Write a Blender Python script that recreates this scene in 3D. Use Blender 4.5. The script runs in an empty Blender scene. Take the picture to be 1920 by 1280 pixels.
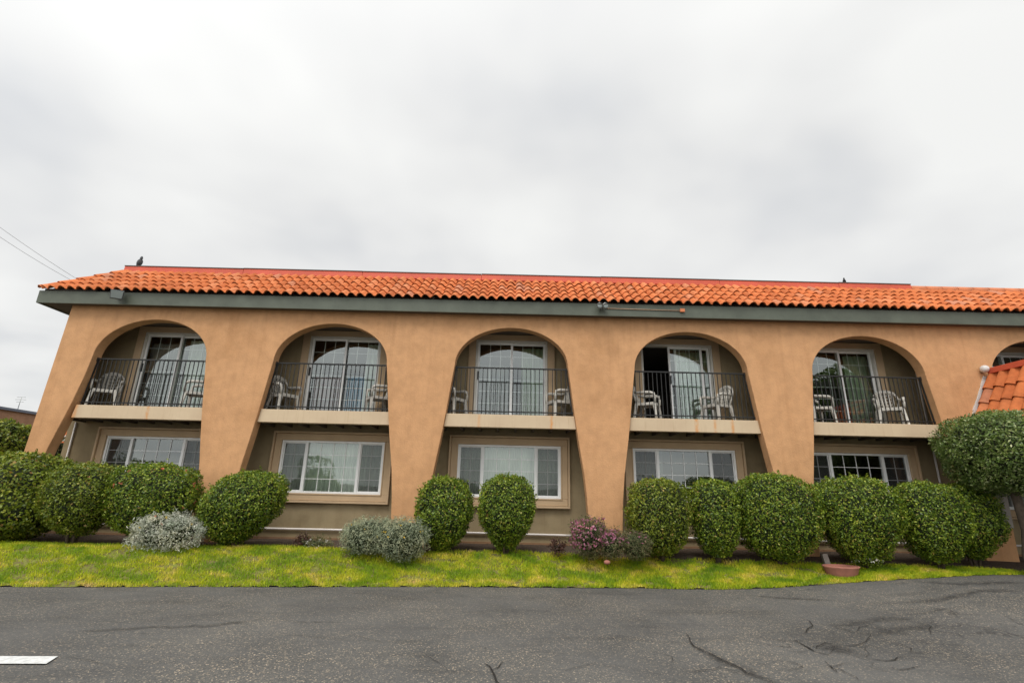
import bpy, bmesh, math, random
import numpy as np
from mathutils import Vector, Matrix, noise as mnoise
rng = np.random.default_rng(7); random.seed(7)
S = bpy.context.scene
COL = S.collection
# ---------------------------------------------------------------- camera
F_PX, PITCH, ROLL, EYE = 925.0, math.radians(16.5), 0.0235, 1.6
n_ = math.sqrt(1 + ROLL*ROLL); sp, cp = math.sin(PITCH), math.cos(PITCH)
right = Vector((1/n_, -ROLL/n_*sp, ROLL/n_*cp)); down = Vector((ROLL/n_, sp/n_, -cp/n_)); fwd = Vector((0, cp, sp))
cam_d = bpy.data.cameras.new('camera'); cam = bpy.data.objects.new('camera', cam_d); COL.objects.link(cam)
m = Matrix.Identity(4)
for i in range(3):
    m[i][0] = right[i]; m[i][1] = -down[i]; m[i][2] = -fwd[i]
m[0][3], m[1][3], m[2][3] = 0, 0, EYE
cam.matrix_world = m
cam_d.sensor_width = 36; cam_d.lens = F_PX/1920*36; cam_d.clip_start = .1; cam_d.clip_end = 3000
S.camera = cam
# ---------------------------------------------------------------- light
SUN_EL, SUN_AZ = math.radians(58), math.radians(200)      # behind the camera, a little to the left
EXPOSURE = 0.2
S.view_settings.view_transform = 'Standard'; S.view_settings.look = 'None'
S.view_settings.exposure = EXPOSURE; S.view_settings.gamma = 1; S.view_settings.use_curve_mapping = False
sd = Vector((math.sin(SUN_AZ)*math.cos(SUN_EL), math.cos(SUN_AZ)*math.cos(SUN_EL), math.sin(SUN_EL)))
sun_d = bpy.data.lights.new('sun', 'SUN'); sun = bpy.data.objects.new('sun', sun_d); COL.objects.link(sun)
sun_d.energy = 1.5; sun_d.angle = math.radians(25); sun_d.color = (1, .95, .88)
sun.rotation_euler = sd.to_track_quat('Z', 'Y').to_euler()
w = bpy.data.worlds.new('World'); S.world = w; w.use_nodes = True
nt = w.node_tree; nt.nodes.clear(); N = nt.nodes.new; L = nt.links.new
out = N('ShaderNodeOutputWorld'); bg = N('ShaderNodeBackground'); L(bg.outputs[0], out.inputs[0])
sky = N('ShaderNodeTexSky'); sky.sky_type = 'NISHITA'; sky.sun_disc = False; sky.sun_elevation = SUN_EL; sky.sun_rotation = SUN_AZ
tc = N('ShaderNodeTexCoord'); sep = N('ShaderNodeSeparateXYZ'); L(tc.outputs['Generated'], sep.inputs[0])
def mth(op, a, b=None, c=None, clamp=False, T=nt):
    n = T.nodes.new('ShaderNodeMath'); n.operation = op; n.use_clamp = clamp
    for i, v in enumerate((a, b, c)):
        if v is None: continue
        if isinstance(v, (int, float)): n.inputs[i].default_value = v
        else: T.links.new(v, n.inputs[i])
    return n.outputs[0]
zc = mth('ADD', mth('MAXIMUM', sep.outputs[2], 0.0), .22)
cb = N('ShaderNodeCombineXYZ'); L(mth('DIVIDE', sep.outputs[0], zc), cb.inputs[0]); L(mth('DIVIDE', sep.outputs[1], zc), cb.inputs[1])
cb.inputs[2].default_value = 5.1
n1 = N('ShaderNodeTexNoise'); n1.inputs['Scale'].default_value = 2.0; n1.inputs['Detail'].default_value = 3; n1.inputs['Roughness'].default_value = .45; n1.inputs['Distortion'].default_value = .12
L(cb.outputs[0], n1.inputs['Vector'])
r1 = N('ShaderNodeValToRGB'); e = r1.color_ramp.elements
e[0].position = .30; e[0].color = (.63, .64, .65, 1); e[1].position = .66; e[1].color = (.83, .83, .81, 1)
x_ = r1.color_ramp.elements.new(.47); x_.color = (.745, .745, .735, 1)
L(n1.outputs[0], r1.inputs[0])
# thick overcast is brighter overhead and toward the veiled sun behind the camera
vd = N('ShaderNodeVectorMath'); vd.operation = 'DOT_PRODUCT'; L(tc.outputs['Generated'], vd.inputs[0]); vd.inputs[1].default_value = sd
glow = mth('MULTIPLY', mth('POWER', mth('MAXIMUM', vd.outputs['Value'], 0.0), 2.0), 1.25)
gain = mth('ADD', 1.0, glow)
sc = N('ShaderNodeVectorMath'); sc.operation = 'SCALE'; L(r1.outputs[0], sc.inputs[0]); L(gain, sc.inputs['Scale'])
mx = N('ShaderNodeMixRGB'); mx.inputs[0].default_value = .93
ss = N('ShaderNodeVectorMath'); ss.operation = 'SCALE'; L(sky.outputs[0], ss.inputs[0]); ss.inputs['Scale'].default_value = .10
L(ss.outputs[0], mx.inputs[1]); L(sc.outputs[0], mx.inputs[2]); L(mx.outputs[0], bg.inputs[0]); bg.inputs[1].default_value = 1.0

# ---------------------------------------------------------------- pixel <-> place helper
def at(u, v, y):                         # where the view through a photo pixel meets the plane Y = y
    a, b = u-960, v-640
    d = fwd*F_PX + right*a + down*b
    t = y/d.y
    return d.x*t, EYE + d.z*t
# ---------------------------------------------------------------- objects
def link(o, parent=None):
    COL.objects.link(o)
    if parent is not None:
        o.parent = parent
        if parent.location.length > 0 or any(parent.rotation_euler): pass
    return o
def tag(o, label=None, cat=None, group=None, kind=None):
    for k, v in (('label', label), ('category', cat), ('group', group), ('kind', kind)):
        if v: o[k] = v
    return o
def thing(name, loc=(0,0,0), rz=0, **k):
    o = bpy.data.objects.new(name, None); COL.objects.link(o); o.location = loc; o.rotation_euler = (0,0,rz); o.empty_display_size = .2
    return tag(o, **k)
def raw(name, V, Fc, mats, parent=None, mi=None, smooth=False):
    me = bpy.data.meshes.new(name); V = np.asarray(V, dtype=np.float32); Fc = np.asarray(Fc, dtype=np.int32)
    k = Fc.shape[1]; me.vertices.add(len(V)); me.vertices.foreach_set('co', V.ravel())
    me.loops.add(Fc.size); me.loops.foreach_set('vertex_index', Fc.ravel())
    me.polygons.add(len(Fc)); me.polygons.foreach_set('loop_start', np.arange(0, Fc.size, k, dtype=np.int32))
    me.polygons.foreach_set('loop_total', np.full(len(Fc), k, dtype=np.int32))
    if not isinstance(mats, (list, tuple)): mats = [mats]
    for q in mats: me.materials.append(q)
    if mi is not None: me.polygons.foreach_set('material_index', np.asarray(mi, dtype=np.int32))
    if smooth: me.polygons.foreach_set('use_smooth', np.ones(len(Fc), dtype=bool))
    me.update(); me.validate()
    return link(bpy.data.objects.new(name, me), parent)
class MB:
    def __init__(s): s.bm = bmesh.new()
    def hexa(s, P):                      # 8 points: bottom 4, top 4
        v = [s.bm.verts.new(p) for p in P]
        for f in ((3,2,1,0),(4,5,6,7),(0,1,5,4),(1,2,6,5),(2,3,7,6),(3,0,4,7)): s.bm.faces.new([v[i] for i in f])
        return s
    def box(s, x0, x1, y0, y1, z0, z1):
        return s.hexa([(x0,y0,z0),(x1,y0,z0),(x1,y1,z0),(x0,y1,z0),(x0,y0,z1),(x1,y0,z1),(x1,y1,z1),(x0,y1,z1)])
    def prism(s, pts, y0, y1):           # polygon in XZ extruded along Y
        a = [s.bm.verts.new((x, y0, z)) for x, z in pts]; b = [s.bm.verts.new((x, y1, z)) for x, z in pts]
        s.bm.faces.new(a); s.bm.faces.new(b[::-1]); n = len(pts)
        for i in range(n): s.bm.faces.new((a[i], b[i], b[(i+1)%n], a[(i+1)%n]))
        return s
    def tube(s, pts, rad, n=8, cap=True):
        pts = [Vector(p) for p in pts]; R = rad if isinstance(rad, (list, tuple)) else [rad]*len(pts); rings = []
        for i, p in enumerate(pts):
            t = (pts[min(i+1, len(pts)-1)] - pts[max(i-1, 0)]).normalized()
            up = Vector((0,0,1)) if abs(t.z) < .9 else Vector((1,0,0))
            a = t.cross(up).normalized(); b = t.cross(a)
            rings.append([s.bm.verts.new(p + (a*math.cos(2*math.pi*k/n) + b*math.sin(2*math.pi*k/n))*R[i]) for k in range(n)])
        for r0, r1 in zip(rings, rings[1:]):
            for k in range(n):
                f = s.bm.faces.new((r0[k], r0[(k+1)%n], r1[(k+1)%n], r1[k])); f.smooth = True
        if cap: s.bm.faces.new(rings[0]); s.bm.faces.new(rings[-1][::-1])
        return s
    def ball(s, c, r, sub=2):
        r = r if isinstance(r, (tuple, list)) else (r, r, r)
        q = bmesh.ops.create_icosphere(s.bm, subdivisions=sub, radius=1, matrix=Matrix.Translation(c) @ Matrix.Diagonal((*r, 1)))
        for v in q['verts']:
            for f in v.link_faces: f.smooth = True
        return s
    def build(s, name, mat, parent=None, bevel=0, seg=2):
        bmesh.ops.recalc_face_normals(s.bm, faces=s.bm.faces)
        me = bpy.data.meshes.new(name); s.bm.to_mesh(me); s.bm.free(); me.materials.append(mat)
        o = link(bpy.data.objects.new(name, me), parent)
        if bevel:
            b = o.modifiers.new('bevel', 'BEVEL'); b.width = bevel; b.segments = seg; b.limit_method = 'ANGLE'; b.angle_limit = math.radians(40)
        return o
def copy_tree(o, parent=None):
    c = o.copy(); COL.objects.link(c)
    if parent: c.parent = parent
    for ch in list(o.children): copy_tree(ch, c)
    return c
# ---------------------------------------------------------------- materials
def new_mat(name):
    M = bpy.data.materials.new(name); M.use_nodes = True; T = M.node_tree
    return M, T, T.nodes['Principled BSDF']
def coords(T, scale=(1,1,1)):
    t = T.nodes.new('ShaderNodeTexCoord'); p = T.nodes.new('ShaderNodeMapping'); p.inputs['Scale'].default_value = scale
    T.links.new(t.outputs['Object'], p.inputs[0]); return p.outputs[0]
def noise(T, vec, scale, detail=4, rough=.55, dist=0):
    n = T.nodes.new('ShaderNodeTexNoise'); n.inputs['Scale'].default_value = scale; n.inputs['Detail'].default_value = detail
    n.inputs['Roughness'].default_value = rough; n.inputs['Distortion'].default_value = dist; T.links.new(vec, n.inputs['Vector']); return n.outputs[0]
def ramp(T, fac, stops, interp='LINEAR'):
    r = T.nodes.new('ShaderNodeValToRGB'); r.color_ramp.interpolation = interp; T.links.new(fac, r.inputs[0]); e = r.color_ramp.elements
    while len(e) > 1: e.remove(e[-1])
    e[0].position = stops[0][0]; e[0].color = (*stops[0][1], 1)
    for p, c in stops[1:]:
        q = e.new(p); q.color = (*c, 1)
    return r.outputs[0]
def mixc(T, f, a, b, mode='MIX'):
    n = T.nodes.new('ShaderNodeMixRGB'); n.blend_type = mode
    for i, v in enumerate((f, a, b)):
        if isinstance(v, (int, float)): n.inputs[i].default_value = v
        elif isinstance(v, tuple): n.inputs[i].default_value = (*v, 1)
        else: T.links.new(v, n.inputs[i])
    return n.outputs[0]
def bump(T, b, h, strength, dist):
    n = T.nodes.new('ShaderNodeBump'); n.inputs['Strength'].default_value = strength; n.inputs['Distance'].default_value = dist
    T.links.new(h, n.inputs['Height']); T.links.new(n.outputs[0], b.inputs['Normal'])
def simple(name, c, rough=.6, var=.12, scale=6, bs=0, metal=0, spec=.4, fine=60):
    M, T, b = new_mat(name); v = coords(T)
    f = ramp(T, noise(T, v, scale, 5), [(.3, tuple(x*(1-var) for x in c)), (.7, tuple(min(1, x*(1+var)) for x in c))])
    T.links.new(f, b.inputs['Base Color']); b.inputs['Roughness'].default_value = rough; b.inputs['Metallic'].default_value = metal
    b.inputs['Specular IOR Level'].default_value = spec
    if bs: bump(T, b, noise(T, v, fine, 3), bs, .01)
    return M
def stucco(name, c, c2, fine=45, bs=.35):
    M, T, b = new_mat(name); v = coords(T)
    base = ramp(T, noise(T, v, .9, 6, .6, .3), [(.32, c2), (.5, c), (.72, tuple(min(1, x*1.06) for x in c))])
    blot = ramp(T, noise(T, v, 4.5, 4, .6), [(.35, (.90, .90, .90)), (.62, (1.03, 1.03, 1.03))])
    base = mixc(T, 1.0, base, blot, 'MULTIPLY')
    st = ramp(T, noise(T, coords(T, (7, 7, .5)), 1, 4, .6), [(.30, (.90, .88, .86)), (.5, (1, 1, 1))])
    base = mixc(T, .8, base, st, 'MULTIPLY')
    T.links.new(base, b.inputs['Base Color']); b.inputs['Roughness'].default_value = .92; b.inputs['Specular IOR Level'].default_value = .2
    h = T.nodes.new('ShaderNodeMath'); h.operation = 'ADD'; T.links.new(noise(T, v, fine, 4, .6), h.inputs[0]); T.links.new(noise(T, v, 3, 3), h.inputs[1])
    bump(T, b, h.outputs[0], bs, .02); return M
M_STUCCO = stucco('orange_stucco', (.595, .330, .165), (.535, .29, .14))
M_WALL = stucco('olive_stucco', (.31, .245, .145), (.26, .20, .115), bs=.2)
M_TRIM = simple('trim_stucco', (.52, .375, .23), .85, .06, 3, .15)
M_BASE = stucco('foundation', (.27, .16, .09), (.18, .11, .07))
M_FASCIA = simple('fascia_paint', (.098, .112, .085), .5, .18, 2.5, .1)
M_SOFFIT = simple('soffit_paint', (.11, .09, .07), .8, .15, 3)
M_VINYL = simple('white_vinyl', (.85, .85, .83), .35, .03, 4)
M_ALU = simple('door_frame_paint', (.62, .60, .54), .4, .05, 4)
M_IRON = simple('black_iron', (.018, .018, .017), .5, .3, 12)
M_RESIN = simple('white_resin', (.60, .57, .51), .4, .08, 8)
M_PIPE = simple('white_pipe', (.75, .70, .66), .5, .08, 5)
M_RED = simple('red_flashing', (.58, .10, .05), .45, .15, 1.5)
M_SALMON = simple('ridge_tile_clay', (.58, .20, .09), .8, .12, 3, .1)
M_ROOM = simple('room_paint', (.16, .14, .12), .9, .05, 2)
M_ROOFTOP = simple('roof_felt', (.12, .11, .10), .9, .1, 2)
M_GREYM = simple('galvanised', (.33, .34, .33), .35, .2, 10, metal=.7)
M_DARKM = simple('lamp_housing', (.10, .10, .10), .4, .2, 10, metal=.4)
M_LENS = simple('lamp_glass', (.22, .25, .24), .08, .05, 10)
M_BARK = simple('bark', (.10, .075, .055), .95, .3, 14, .5)
M_TERRA = simple('terracotta', (.36, .15, .11), .85, .15, 6, .2)
M_COND = simple('conduit_paint', (.45, .30, .20), .5, .1, 6)
M_WOODG = simple('weathered_wood', (.20, .18, .16), .9, .2, 9)
M_CABLE = simple('cable', (.25, .25, .25), .6, .05, 2)
M_WHITEP = simple('white_flashing', (.62, .60, .58), .5, .12, 8)
def curtain_mat(name, c):
    M, T, b = new_mat(name); v = coords(T, (1, 1, .2))
    T.links.new(ramp(T, noise(T, v, 7, 3), [(.3, tuple(x*.85 for x in c)), (.7, c)]), b.inputs['Base Color'])
    b.inputs['Roughness'].default_value = .9; b.inputs['Transmission Weight'].default_value = 0; return M
M_CPALE = curtain_mat('pale_curtain', (.70, .76, .66)); M_CGREY = curtain_mat('grey_blind', (.26, .27, .25)); M_CMAUVE = curtain_mat('mauve_curtain', (.40, .27, .27))
M_CBLUE = curtain_mat('blue_cloth', (.10, .30, .48)); M_CGREEN = curtain_mat('green_curtain', (.42, .52, .36))
def glass(name, boost):
    M, T, b = new_mat(name); T.nodes.remove(b); o = T.nodes['Material Output']
    g = T.nodes.new('ShaderNodeBsdfGlossy'); g.inputs['Roughness'].default_value = .0; g.inputs['Color'].default_value = (.88, .94, .93, 1)
    t = T.nodes.new('ShaderNodeBsdfTransparent'); t.inputs['Color'].default_value = (.92, .97, .93, 1)
    fr = T.nodes.new('ShaderNodeFresnel'); fr.inputs[0].default_value = 1.5
    f = mth('ADD', mth('MULTIPLY', fr.outputs[0], 1.0, T=T), boost, clamp=True, T=T)
    mx = T.nodes.new('ShaderNodeMixShader'); T.links.new(f, mx.inputs[0]); T.links.new(t.outputs[0], mx.inputs[1]); T.links.new(g.outputs[0], mx.inputs[2])
    T.links.new(mx.outputs[0], o.inputs[0])
    bp = T.nodes.new('ShaderNodeBump'); bp.inputs['Strength'].default_value = .05; bp.inputs['Distance'].default_value = .05
    T.links.new(noise(T, coords(T), 1.3, 2), bp.inputs['Height']); T.links.new(bp.outputs[0], g.inputs['Normal']); T.links.new(bp.outputs[0], fr.inputs['Normal'])
    return M
M_GLASS = glass('window_glass', .16)
def screen_mat():
    M, T, b = new_mat('screen_mesh'); o = T.nodes['Material Output']; b.inputs['Base Color'].default_value = (.045, .045, .045, 1); b.inputs['Roughness'].default_value = .8
    t = T.nodes.new('ShaderNodeBsdfTransparent'); mx = T.nodes.new('ShaderNodeMixShader'); mx.inputs[0].default_value = .42
    T.links.new(t.outputs[0], mx.inputs[1]); T.links.new(b.outputs[0], mx.inputs[2]); T.links.new(mx.outputs[0], o.inputs[0]); return M
M_SCREEN = screen_mat()
def tile_mat():
    M, T, b = new_mat('clay_tile'); v = coords(T); g = T.nodes.new('ShaderNodeNewGeometry')
    c = ramp(T, g.outputs['Random Per Island'], [(0, (.50, .135, .040)), (.3, (.58, .165, .050)), (.75, (.63, .19, .060)), (.93, (.66, .24, .10)), (1, (.50, .21, .12))])
    c = mixc(T, 1.0, c, ramp(T, noise(T, v, 9, 5, .65), [(.3, (.80, .80, .80)), (.6, (1.03, 1.03, 1.03))]), 'MULTIPLY')
    c = mixc(T, 1.0, c, ramp(T, noise(T, coords(T, (1, .4, .4)), 1.6, 5, .65), [(.33, (.78, .76, .76)), (.55, (1, 1, 1))]), 'MULTIPLY')
    T.links.new(c, b.inputs['Base Color']); b.inputs['Roughness'].default_value = .85; b.inputs['Specular IOR Level'].default_value = .3
    bump(T, b, noise(T, v, 70, 3), .25, .01); return M
M_TILE = tile_mat()
def beam_mat(stains):
    M, T, b = new_mat('balcony_beam_paint'); tcn = T.nodes.new('ShaderNodeTexCoord'); sx = T.nodes.new('ShaderNodeSeparateXYZ'); T.links.new(tcn.outputs['Object'], sx.inputs[0])
    v = coords(T); wob = mth('MULTIPLY', mth('SUBTRACT', noise(T, coords(T, (1,1,4)), 6, 3), .5, T=T), .03, T=T)
    xx = mth('ADD', sx.outputs[0], wob, T=T); tot = None
    for x0, wd, st in stains:
        d = mth('DIVIDE', mth('ABSOLUTE', mth('SUBTRACT', xx, x0, T=T), T=T), wd, T=T)
        k = mth('MULTIPLY', mth('SUBTRACT', 1.0, d, clamp=True, T=T), st, T=T)
        tot = k if tot is None else mth('ADD', tot, k, T=T)
    tot = mth('MULTIPLY', tot, ramp(T, noise(T, coords(T, (8,8,5)), 2.5, 4), [(.35, (.2,.2,.2)), (.6, (1,1,1))]), clamp=True, T=T)
    base = ramp(T, noise(T, v, 2.2, 5), [(.3, (.55, .42, .28)), (.7, (.62, .49, .33))])
    drip = ramp(T, noise(T, coords(T, (14, 14, .8)), 1.2, 4, .65), [(.28, (.82, .78, .72)), (.45, (1, 1, 1))])
    base = mixc(T, .8, base, drip, 'MULTIPLY')
    T.links.new(mixc(T, tot, base, (.62, .23, .03)), b.inputs['Base Color']); b.inputs['Roughness'].default_value = .8; bump(T, b, noise(T, v, 50, 3), .15, .01); return M
M_BEAM = beam_mat([(-9.52, .14, 1.0), (-7.89, .05, .8), (-.68, .05, .5), (.9, .045, .9), (4.06, .06, .8), (4.46, .05, .6), (4.84, .05, .8), (9.37, .06, 1.0)])
def leaf_mat(name, stops, rough=.38, trans=.25):
    M, T, b = new_mat(name); g = T.nodes.new('ShaderNodeNewGeometry')
    c = ramp(T, g.outputs['Random Per Island'], stops)
    c = mixc(T, .9, c, ramp(T, noise(T, coords(T), 3.5, 4, .6), [(.3, (.62, .70, .60)), (.5, (1, 1, 1)), (.7, (1.3, 1.18, 1.0))]), 'MULTIPLY')
    T.links.new(c, b.inputs['Base Color']); b.inputs['Roughness'].default_value = rough; b.inputs['Specular IOR Level'].default_value = .45
    tr = T.nodes.new('ShaderNodeBsdfTranslucent'); T.links.new(c, tr.inputs[0]); mx = T.nodes.new('ShaderNodeMixShader'); mx.inputs[0].default_value = trans
    T.links.new(b.outputs[0], mx.inputs[1]); T.links.new(tr.outputs[0], mx.inputs[2]); T.links.new(mx.outputs[0], T.nodes['Material Output'].inputs[0]); return M
M_LEAF = leaf_mat('clipped_leaf', [(0, (.04, .085, .010)), (.35, (.115, .195, .016)), (.75, (.24, .32, .025)), (.93, (.40, .48, .06)), (1, (.32, .20, .06))], .42, .3)
M_LEAFY = leaf_mat('yellowish_leaf', [(0, (.065, .10, .010)), (.4, (.15, .205, .017)), (.8, (.24, .30, .027)), (.94, (.40, .42, .06)), (1, (.38, .20, .07))], .42, .3)
M_LEAFD = leaf_mat('dull_leaf', [(0, (.06, .11, .02)), (.5, (.13, .20, .04)), (.85, (.22, .29, .08)), (1, (.46, .50, .26))], .35)
M_LAV = leaf_mat('grey_green_leaf', [(0, (.12, .16, .12)), (.5, (.32, .36, .23)), (1, (.54, .56, .38))], .8)
M_SILVER = leaf_mat('silver_leaf', [(0, (.30, .33, .25)), (.5, (.55, .58, .48)), (1, (.75, .75, .66))], .8)
M_PURPL = leaf_mat('purple_leaf', [(0, (.05, .02, .02)), (1, (.14, .07, .05))], .5)
M_MIXG = leaf_mat('brownish_green_leaf', [(0, (.07, .09, .03)), (.6, (.16, .18, .07)), (1, (.28, .20, .12))], .7)
M_PINK = leaf_mat('pink_petal', [(0, (.34, .09, .17)), (.6, (.50, .17, .29)), (1, (.66, .34, .44))], .7)
M_YEL = leaf_mat('yellow_petal', [(0, (.65, .42, .03)), (1, (.8, .6, .1))], .7)
M_REDF = leaf_mat('red_petal', [(0, (.5, .06, .03)), (1, (.65, .25, .16))], .7)
M_WHF = leaf_mat('white_petal', [(0, (.6, .6, .55)), (1, (.8, .8, .78))], .7)
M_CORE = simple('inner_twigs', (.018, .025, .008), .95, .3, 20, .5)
def grass_mat():
    M, T, b = new_mat('grass_blades'); g = T.nodes.new('ShaderNodeNewGeometry'); v = coords(T, (1, 1.8, 0.001))
    big = noise(T, v, 1.5, 4, .6, .4)
    c = ramp(T, big, [(.30, (.15, .29, .008)), (.43, (.27, .41, .010)), (.53, (.45, .53, .014)), (.61, (.64, .62, .06)), (.69, (.62, .52, .16))])
    md = ramp(T, noise(T, coords(T, (1, 2.2, .001)), 5, 4, .65, .5), [(.28, (.60, .74, .5)), (.42, (1, 1, 1)), (.56, (1.1, 1.06, 1.0)), (.66, (1.4, 1.15, 2.5))])
    c = mixc(T, 1.0, c, md, 'MULTIPLY')
    c2 = ramp(T, g.outputs['Random Per Island'], [(0, (.62, .66, .6)), (.5, (1, 1, 1)), (.9, (1.2, 1.15, 1.1)), (1, (1.5, 1.2, 1.6))])
    c = mixc(T, 1.0, c, c2, 'MULTIPLY'); T.links.new(c, b.inputs['Base Color']); b.inputs['Roughness'].default_value = .6
    tr = T.nodes.new('ShaderNodeBsdfTranslucent'); T.links.new(c, tr.inputs[0]); mx = T.nodes.new('ShaderNodeMixShader'); mx.inputs[0].default_value = .35
    T.links.new(b.outputs[0], mx.inputs[1]); T.links.new(tr.outputs[0], mx.inputs[2]); T.links.new(mx.outputs[0], T.nodes['Material Output'].inputs[0]); return M
M_GRASS = grass_mat()
def soil_mat():
    M, T, b = new_mat('mulch_soil'); v = coords(T)
    T.links.new(ramp(T, noise(T, v, 22, 6, .7), [(.3, (.03, .02, .014)), (.55, (.09, .06, .04)), (.75, (.18, .13, .09))]), b.inputs['Base Color']); b.inputs['Roughness'].default_value = .95
    bump(T, b, noise(T, v, 30, 5, .7), .9, .04); return M
M_SOIL = soil_mat()
def turf_mat():
    M, T, b = new_mat('turf_under'); v = coords(T)
    T.links.new(ramp(T, noise(T, v, 16, 6, .75), [(.35, (.11, .075, .04)), (.5, (.15, .14, .03)), (.65, (.20, .24, .03))]), b.inputs['Base Color']); b.inputs['Roughness'].default_value = .95
    bump(T, b, noise(T, v, 50, 4), .6, .02); return M
M_TURF = turf_mat()
def asphalt_mat():
    M, T, b = new_mat('asphalt'); v = coords(T)
    base = ramp(T, noise(T, v, .55, 5, .6, .4), [(.3, (.080, .079, .077)), (.5, (.105, .103, .099)), (.7, (.130, .126, .118))])
    patch = ramp(T, noise(T, coords(T, (.45, 1.5, 1)), 1.3, 6, .7, .9), [(.30, (.60, .61, .62)), (.42, (.88, .88, .88)), (.5, (1, 1, 1))])
    base = mixc(T, .8, base, patch, 'MULTIPLY')
    vo = T.nodes.new('ShaderNodeTexVoronoi'); vo.inputs['Scale'].default_value = 85; T.links.new(v, vo.inputs['Vector'])
    sx = T.nodes.new('ShaderNodeSeparateColor'); T.links.new(vo.outputs['Color'], sx.inputs[0])
    st = ramp(T, sx.outputs[0], [(0, (.55, .55, .55)), (.5, (.9, .9, .88)), (.82, (1.12, 1.08, 1.0)), (.93, (1.9, 1.65, 1.3)), (1, (4.6, 3.8, 2.9))])
    st = mixc(T, ramp(T, noise(T, v, .7, 3), [(.35, (.35,)*3), (.65, (1,)*3)]), (1.0, 1.0, 1.0), st)
    base = mixc(T, 1.0, base, st, 'MULTIPLY')
    fine = ramp(T, noise(T, v, 160, 2), [(.3, (.75,)*3), (.7, (1.25,)*3)])
    base = mixc(T, 1.0, base, fine, 'MULTIPLY')
    # a few hairline cracks
    wv = T.nodes.new('ShaderNodeTexVoronoi'); wv.feature = 'DISTANCE_TO_EDGE'; wv.inputs['Scale'].default_value = .42
    dv = T.nodes.new('ShaderNodeVectorMath'); dv.operation = 'ADD'; T.links.new(v, dv.inputs[0])
    nn = T.nodes.new('ShaderNodeTexNoise'); nn.inputs['Scale'].default_value = 2.5; nn.inputs['Detail'].default_value = 6; T.links.new(v, nn.inputs['Vector'])
    sc2 = T.nodes.new('ShaderNodeVectorMath'); sc2.operation = 'SCALE'; sc2.inputs['Scale'].default_value = .7; T.links.new(nn.outputs['Color'], sc2.inputs[0]); T.links.new(sc2.outputs[0], dv.inputs[1]); T.links.new(dv.outputs[0], wv.inputs['Vector'])
    line = ramp(T, wv.outputs['Distance'], [(0, (1,)*3), (.006, (0,)*3)])
    gate = ramp(T, noise(T, v, .8, 3), [(.53, (0,)*3), (.60, (.8,)*3)])
    ln = mixc(T, 1.0, line, gate, 'MULTIPLY')
    T.links.new(mixc(T, ln, base, (.03, .028, .026)), b.inputs['Base Color'])
    b.inputs['Roughness'].default_value = .85; b.inputs['Specular IOR Level'].default_value = .35
    bump(T, b, noise(T, v, 90, 3, .6), .5, .01); return M
M_ASPH = asphalt_mat()
def tar_mat():
    M, T, b = new_mat('tar_crack'); b.inputs['Base Color'].default_value = (.035, .033, .031, 1); b.inputs['Roughness'].default_value = .8
    t = T.nodes.new('ShaderNodeBsdfTransparent'); mx = T.nodes.new('ShaderNodeMixShader'); at_ = T.nodes.new('ShaderNodeAttribute'); at_.attribute_name = 'fade'
    T.links.new(mth('MULTIPLY', mth('MULTIPLY', at_.outputs['Fac'], ramp(T, noise(T, coords(T), 9, 6, .75), [(.36, (.1,)*3), (.62, (1,)*3)]), T=T), .62, clamp=True, T=T), mx.inputs[0])
    T.links.new(t.outputs[0], mx.inputs[1]); T.links.new(b.outputs[0], mx.inputs[2]); T.links.new(mx.outputs[0], T.nodes['Material Output'].inputs[0]); return M
M_TAR = tar_mat(); M_CRACK = simple('crack_dark', (.018, .016, .014), .95, .2, 10)
M_PAINT = simple('road_paint', (.62, .63, .62), .6, .22, 25, .2)

# ---------------------------------------------------------------- terrain
def sstep(a, b, x):
    t = min(1, max(0, (x-a)/(b-a))); return t*t*(3-2*t)
def ga(x, y): return .3*sstep(3, 9, x)*sstep(6, 9.5, y)                   # asphalt height
EDGE = [(-40, 5.0), (-12, 7.6), (-7.6, 8.2), (-4.6, 8.57), (-.44, 9.07), (2.3, 9.31), (4.12, 9.30), (5.07, 9.34), (6.03, 9.40), (7.45, 9.42), (8.87, 9.62), (9.4, 9.70), (40, 9.75)]
ex, ey = zip(*EDGE)
def yedge(x): return float(np.interp(x, ex, ey))
BX = [-40, -9.7, -7, -5.6, -4.1, -2.9, -2.1, -1.4, 0, 1.5, 4.7, 6.6, 8.8, 9.3, 40]
BY = [8.6, 9.8, 9.85, 10.0, 10.25, 10.0, 9.8, 10.05, 10.3, 10.2, 10.2, 10.1, 10.05, 9.9, 9.76]
def ybed(x): return float(np.interp(x, BX, BY))
def terr(x, y):
    e = yedge(x); z0 = ga(x, e)
    return z0 + (.42 - z0)*sstep(-.15, 1.25, y - e) if y > e else z0
xs = np.concatenate([[-1500, -300, -80, -30], np.arange(-14, 14.01, .25), [30, 80, 300, 1500]])
ys = np.concatenate([[-1500, -300, -60, -15, 0], np.arange(4, 12.6, .25), [16, 30, 80, 300, 1500]])
V = [(x, y, ga(x, y) + .006*mnoise.noise(Vector((x*.7, y*.7, 0)))*(abs(x) < 14)) for y in ys for x in xs]; nx = len(xs)
Fq = [(j*nx+i, j*nx+i+1, (j+1)*nx+i+1, (j+1)*nx+i) for j in range(len(ys)-1) for i in range(nx-1)]
tag(raw('parking_lot', V, Fq, M_ASPH, smooth=True), kind='structure')
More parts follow.
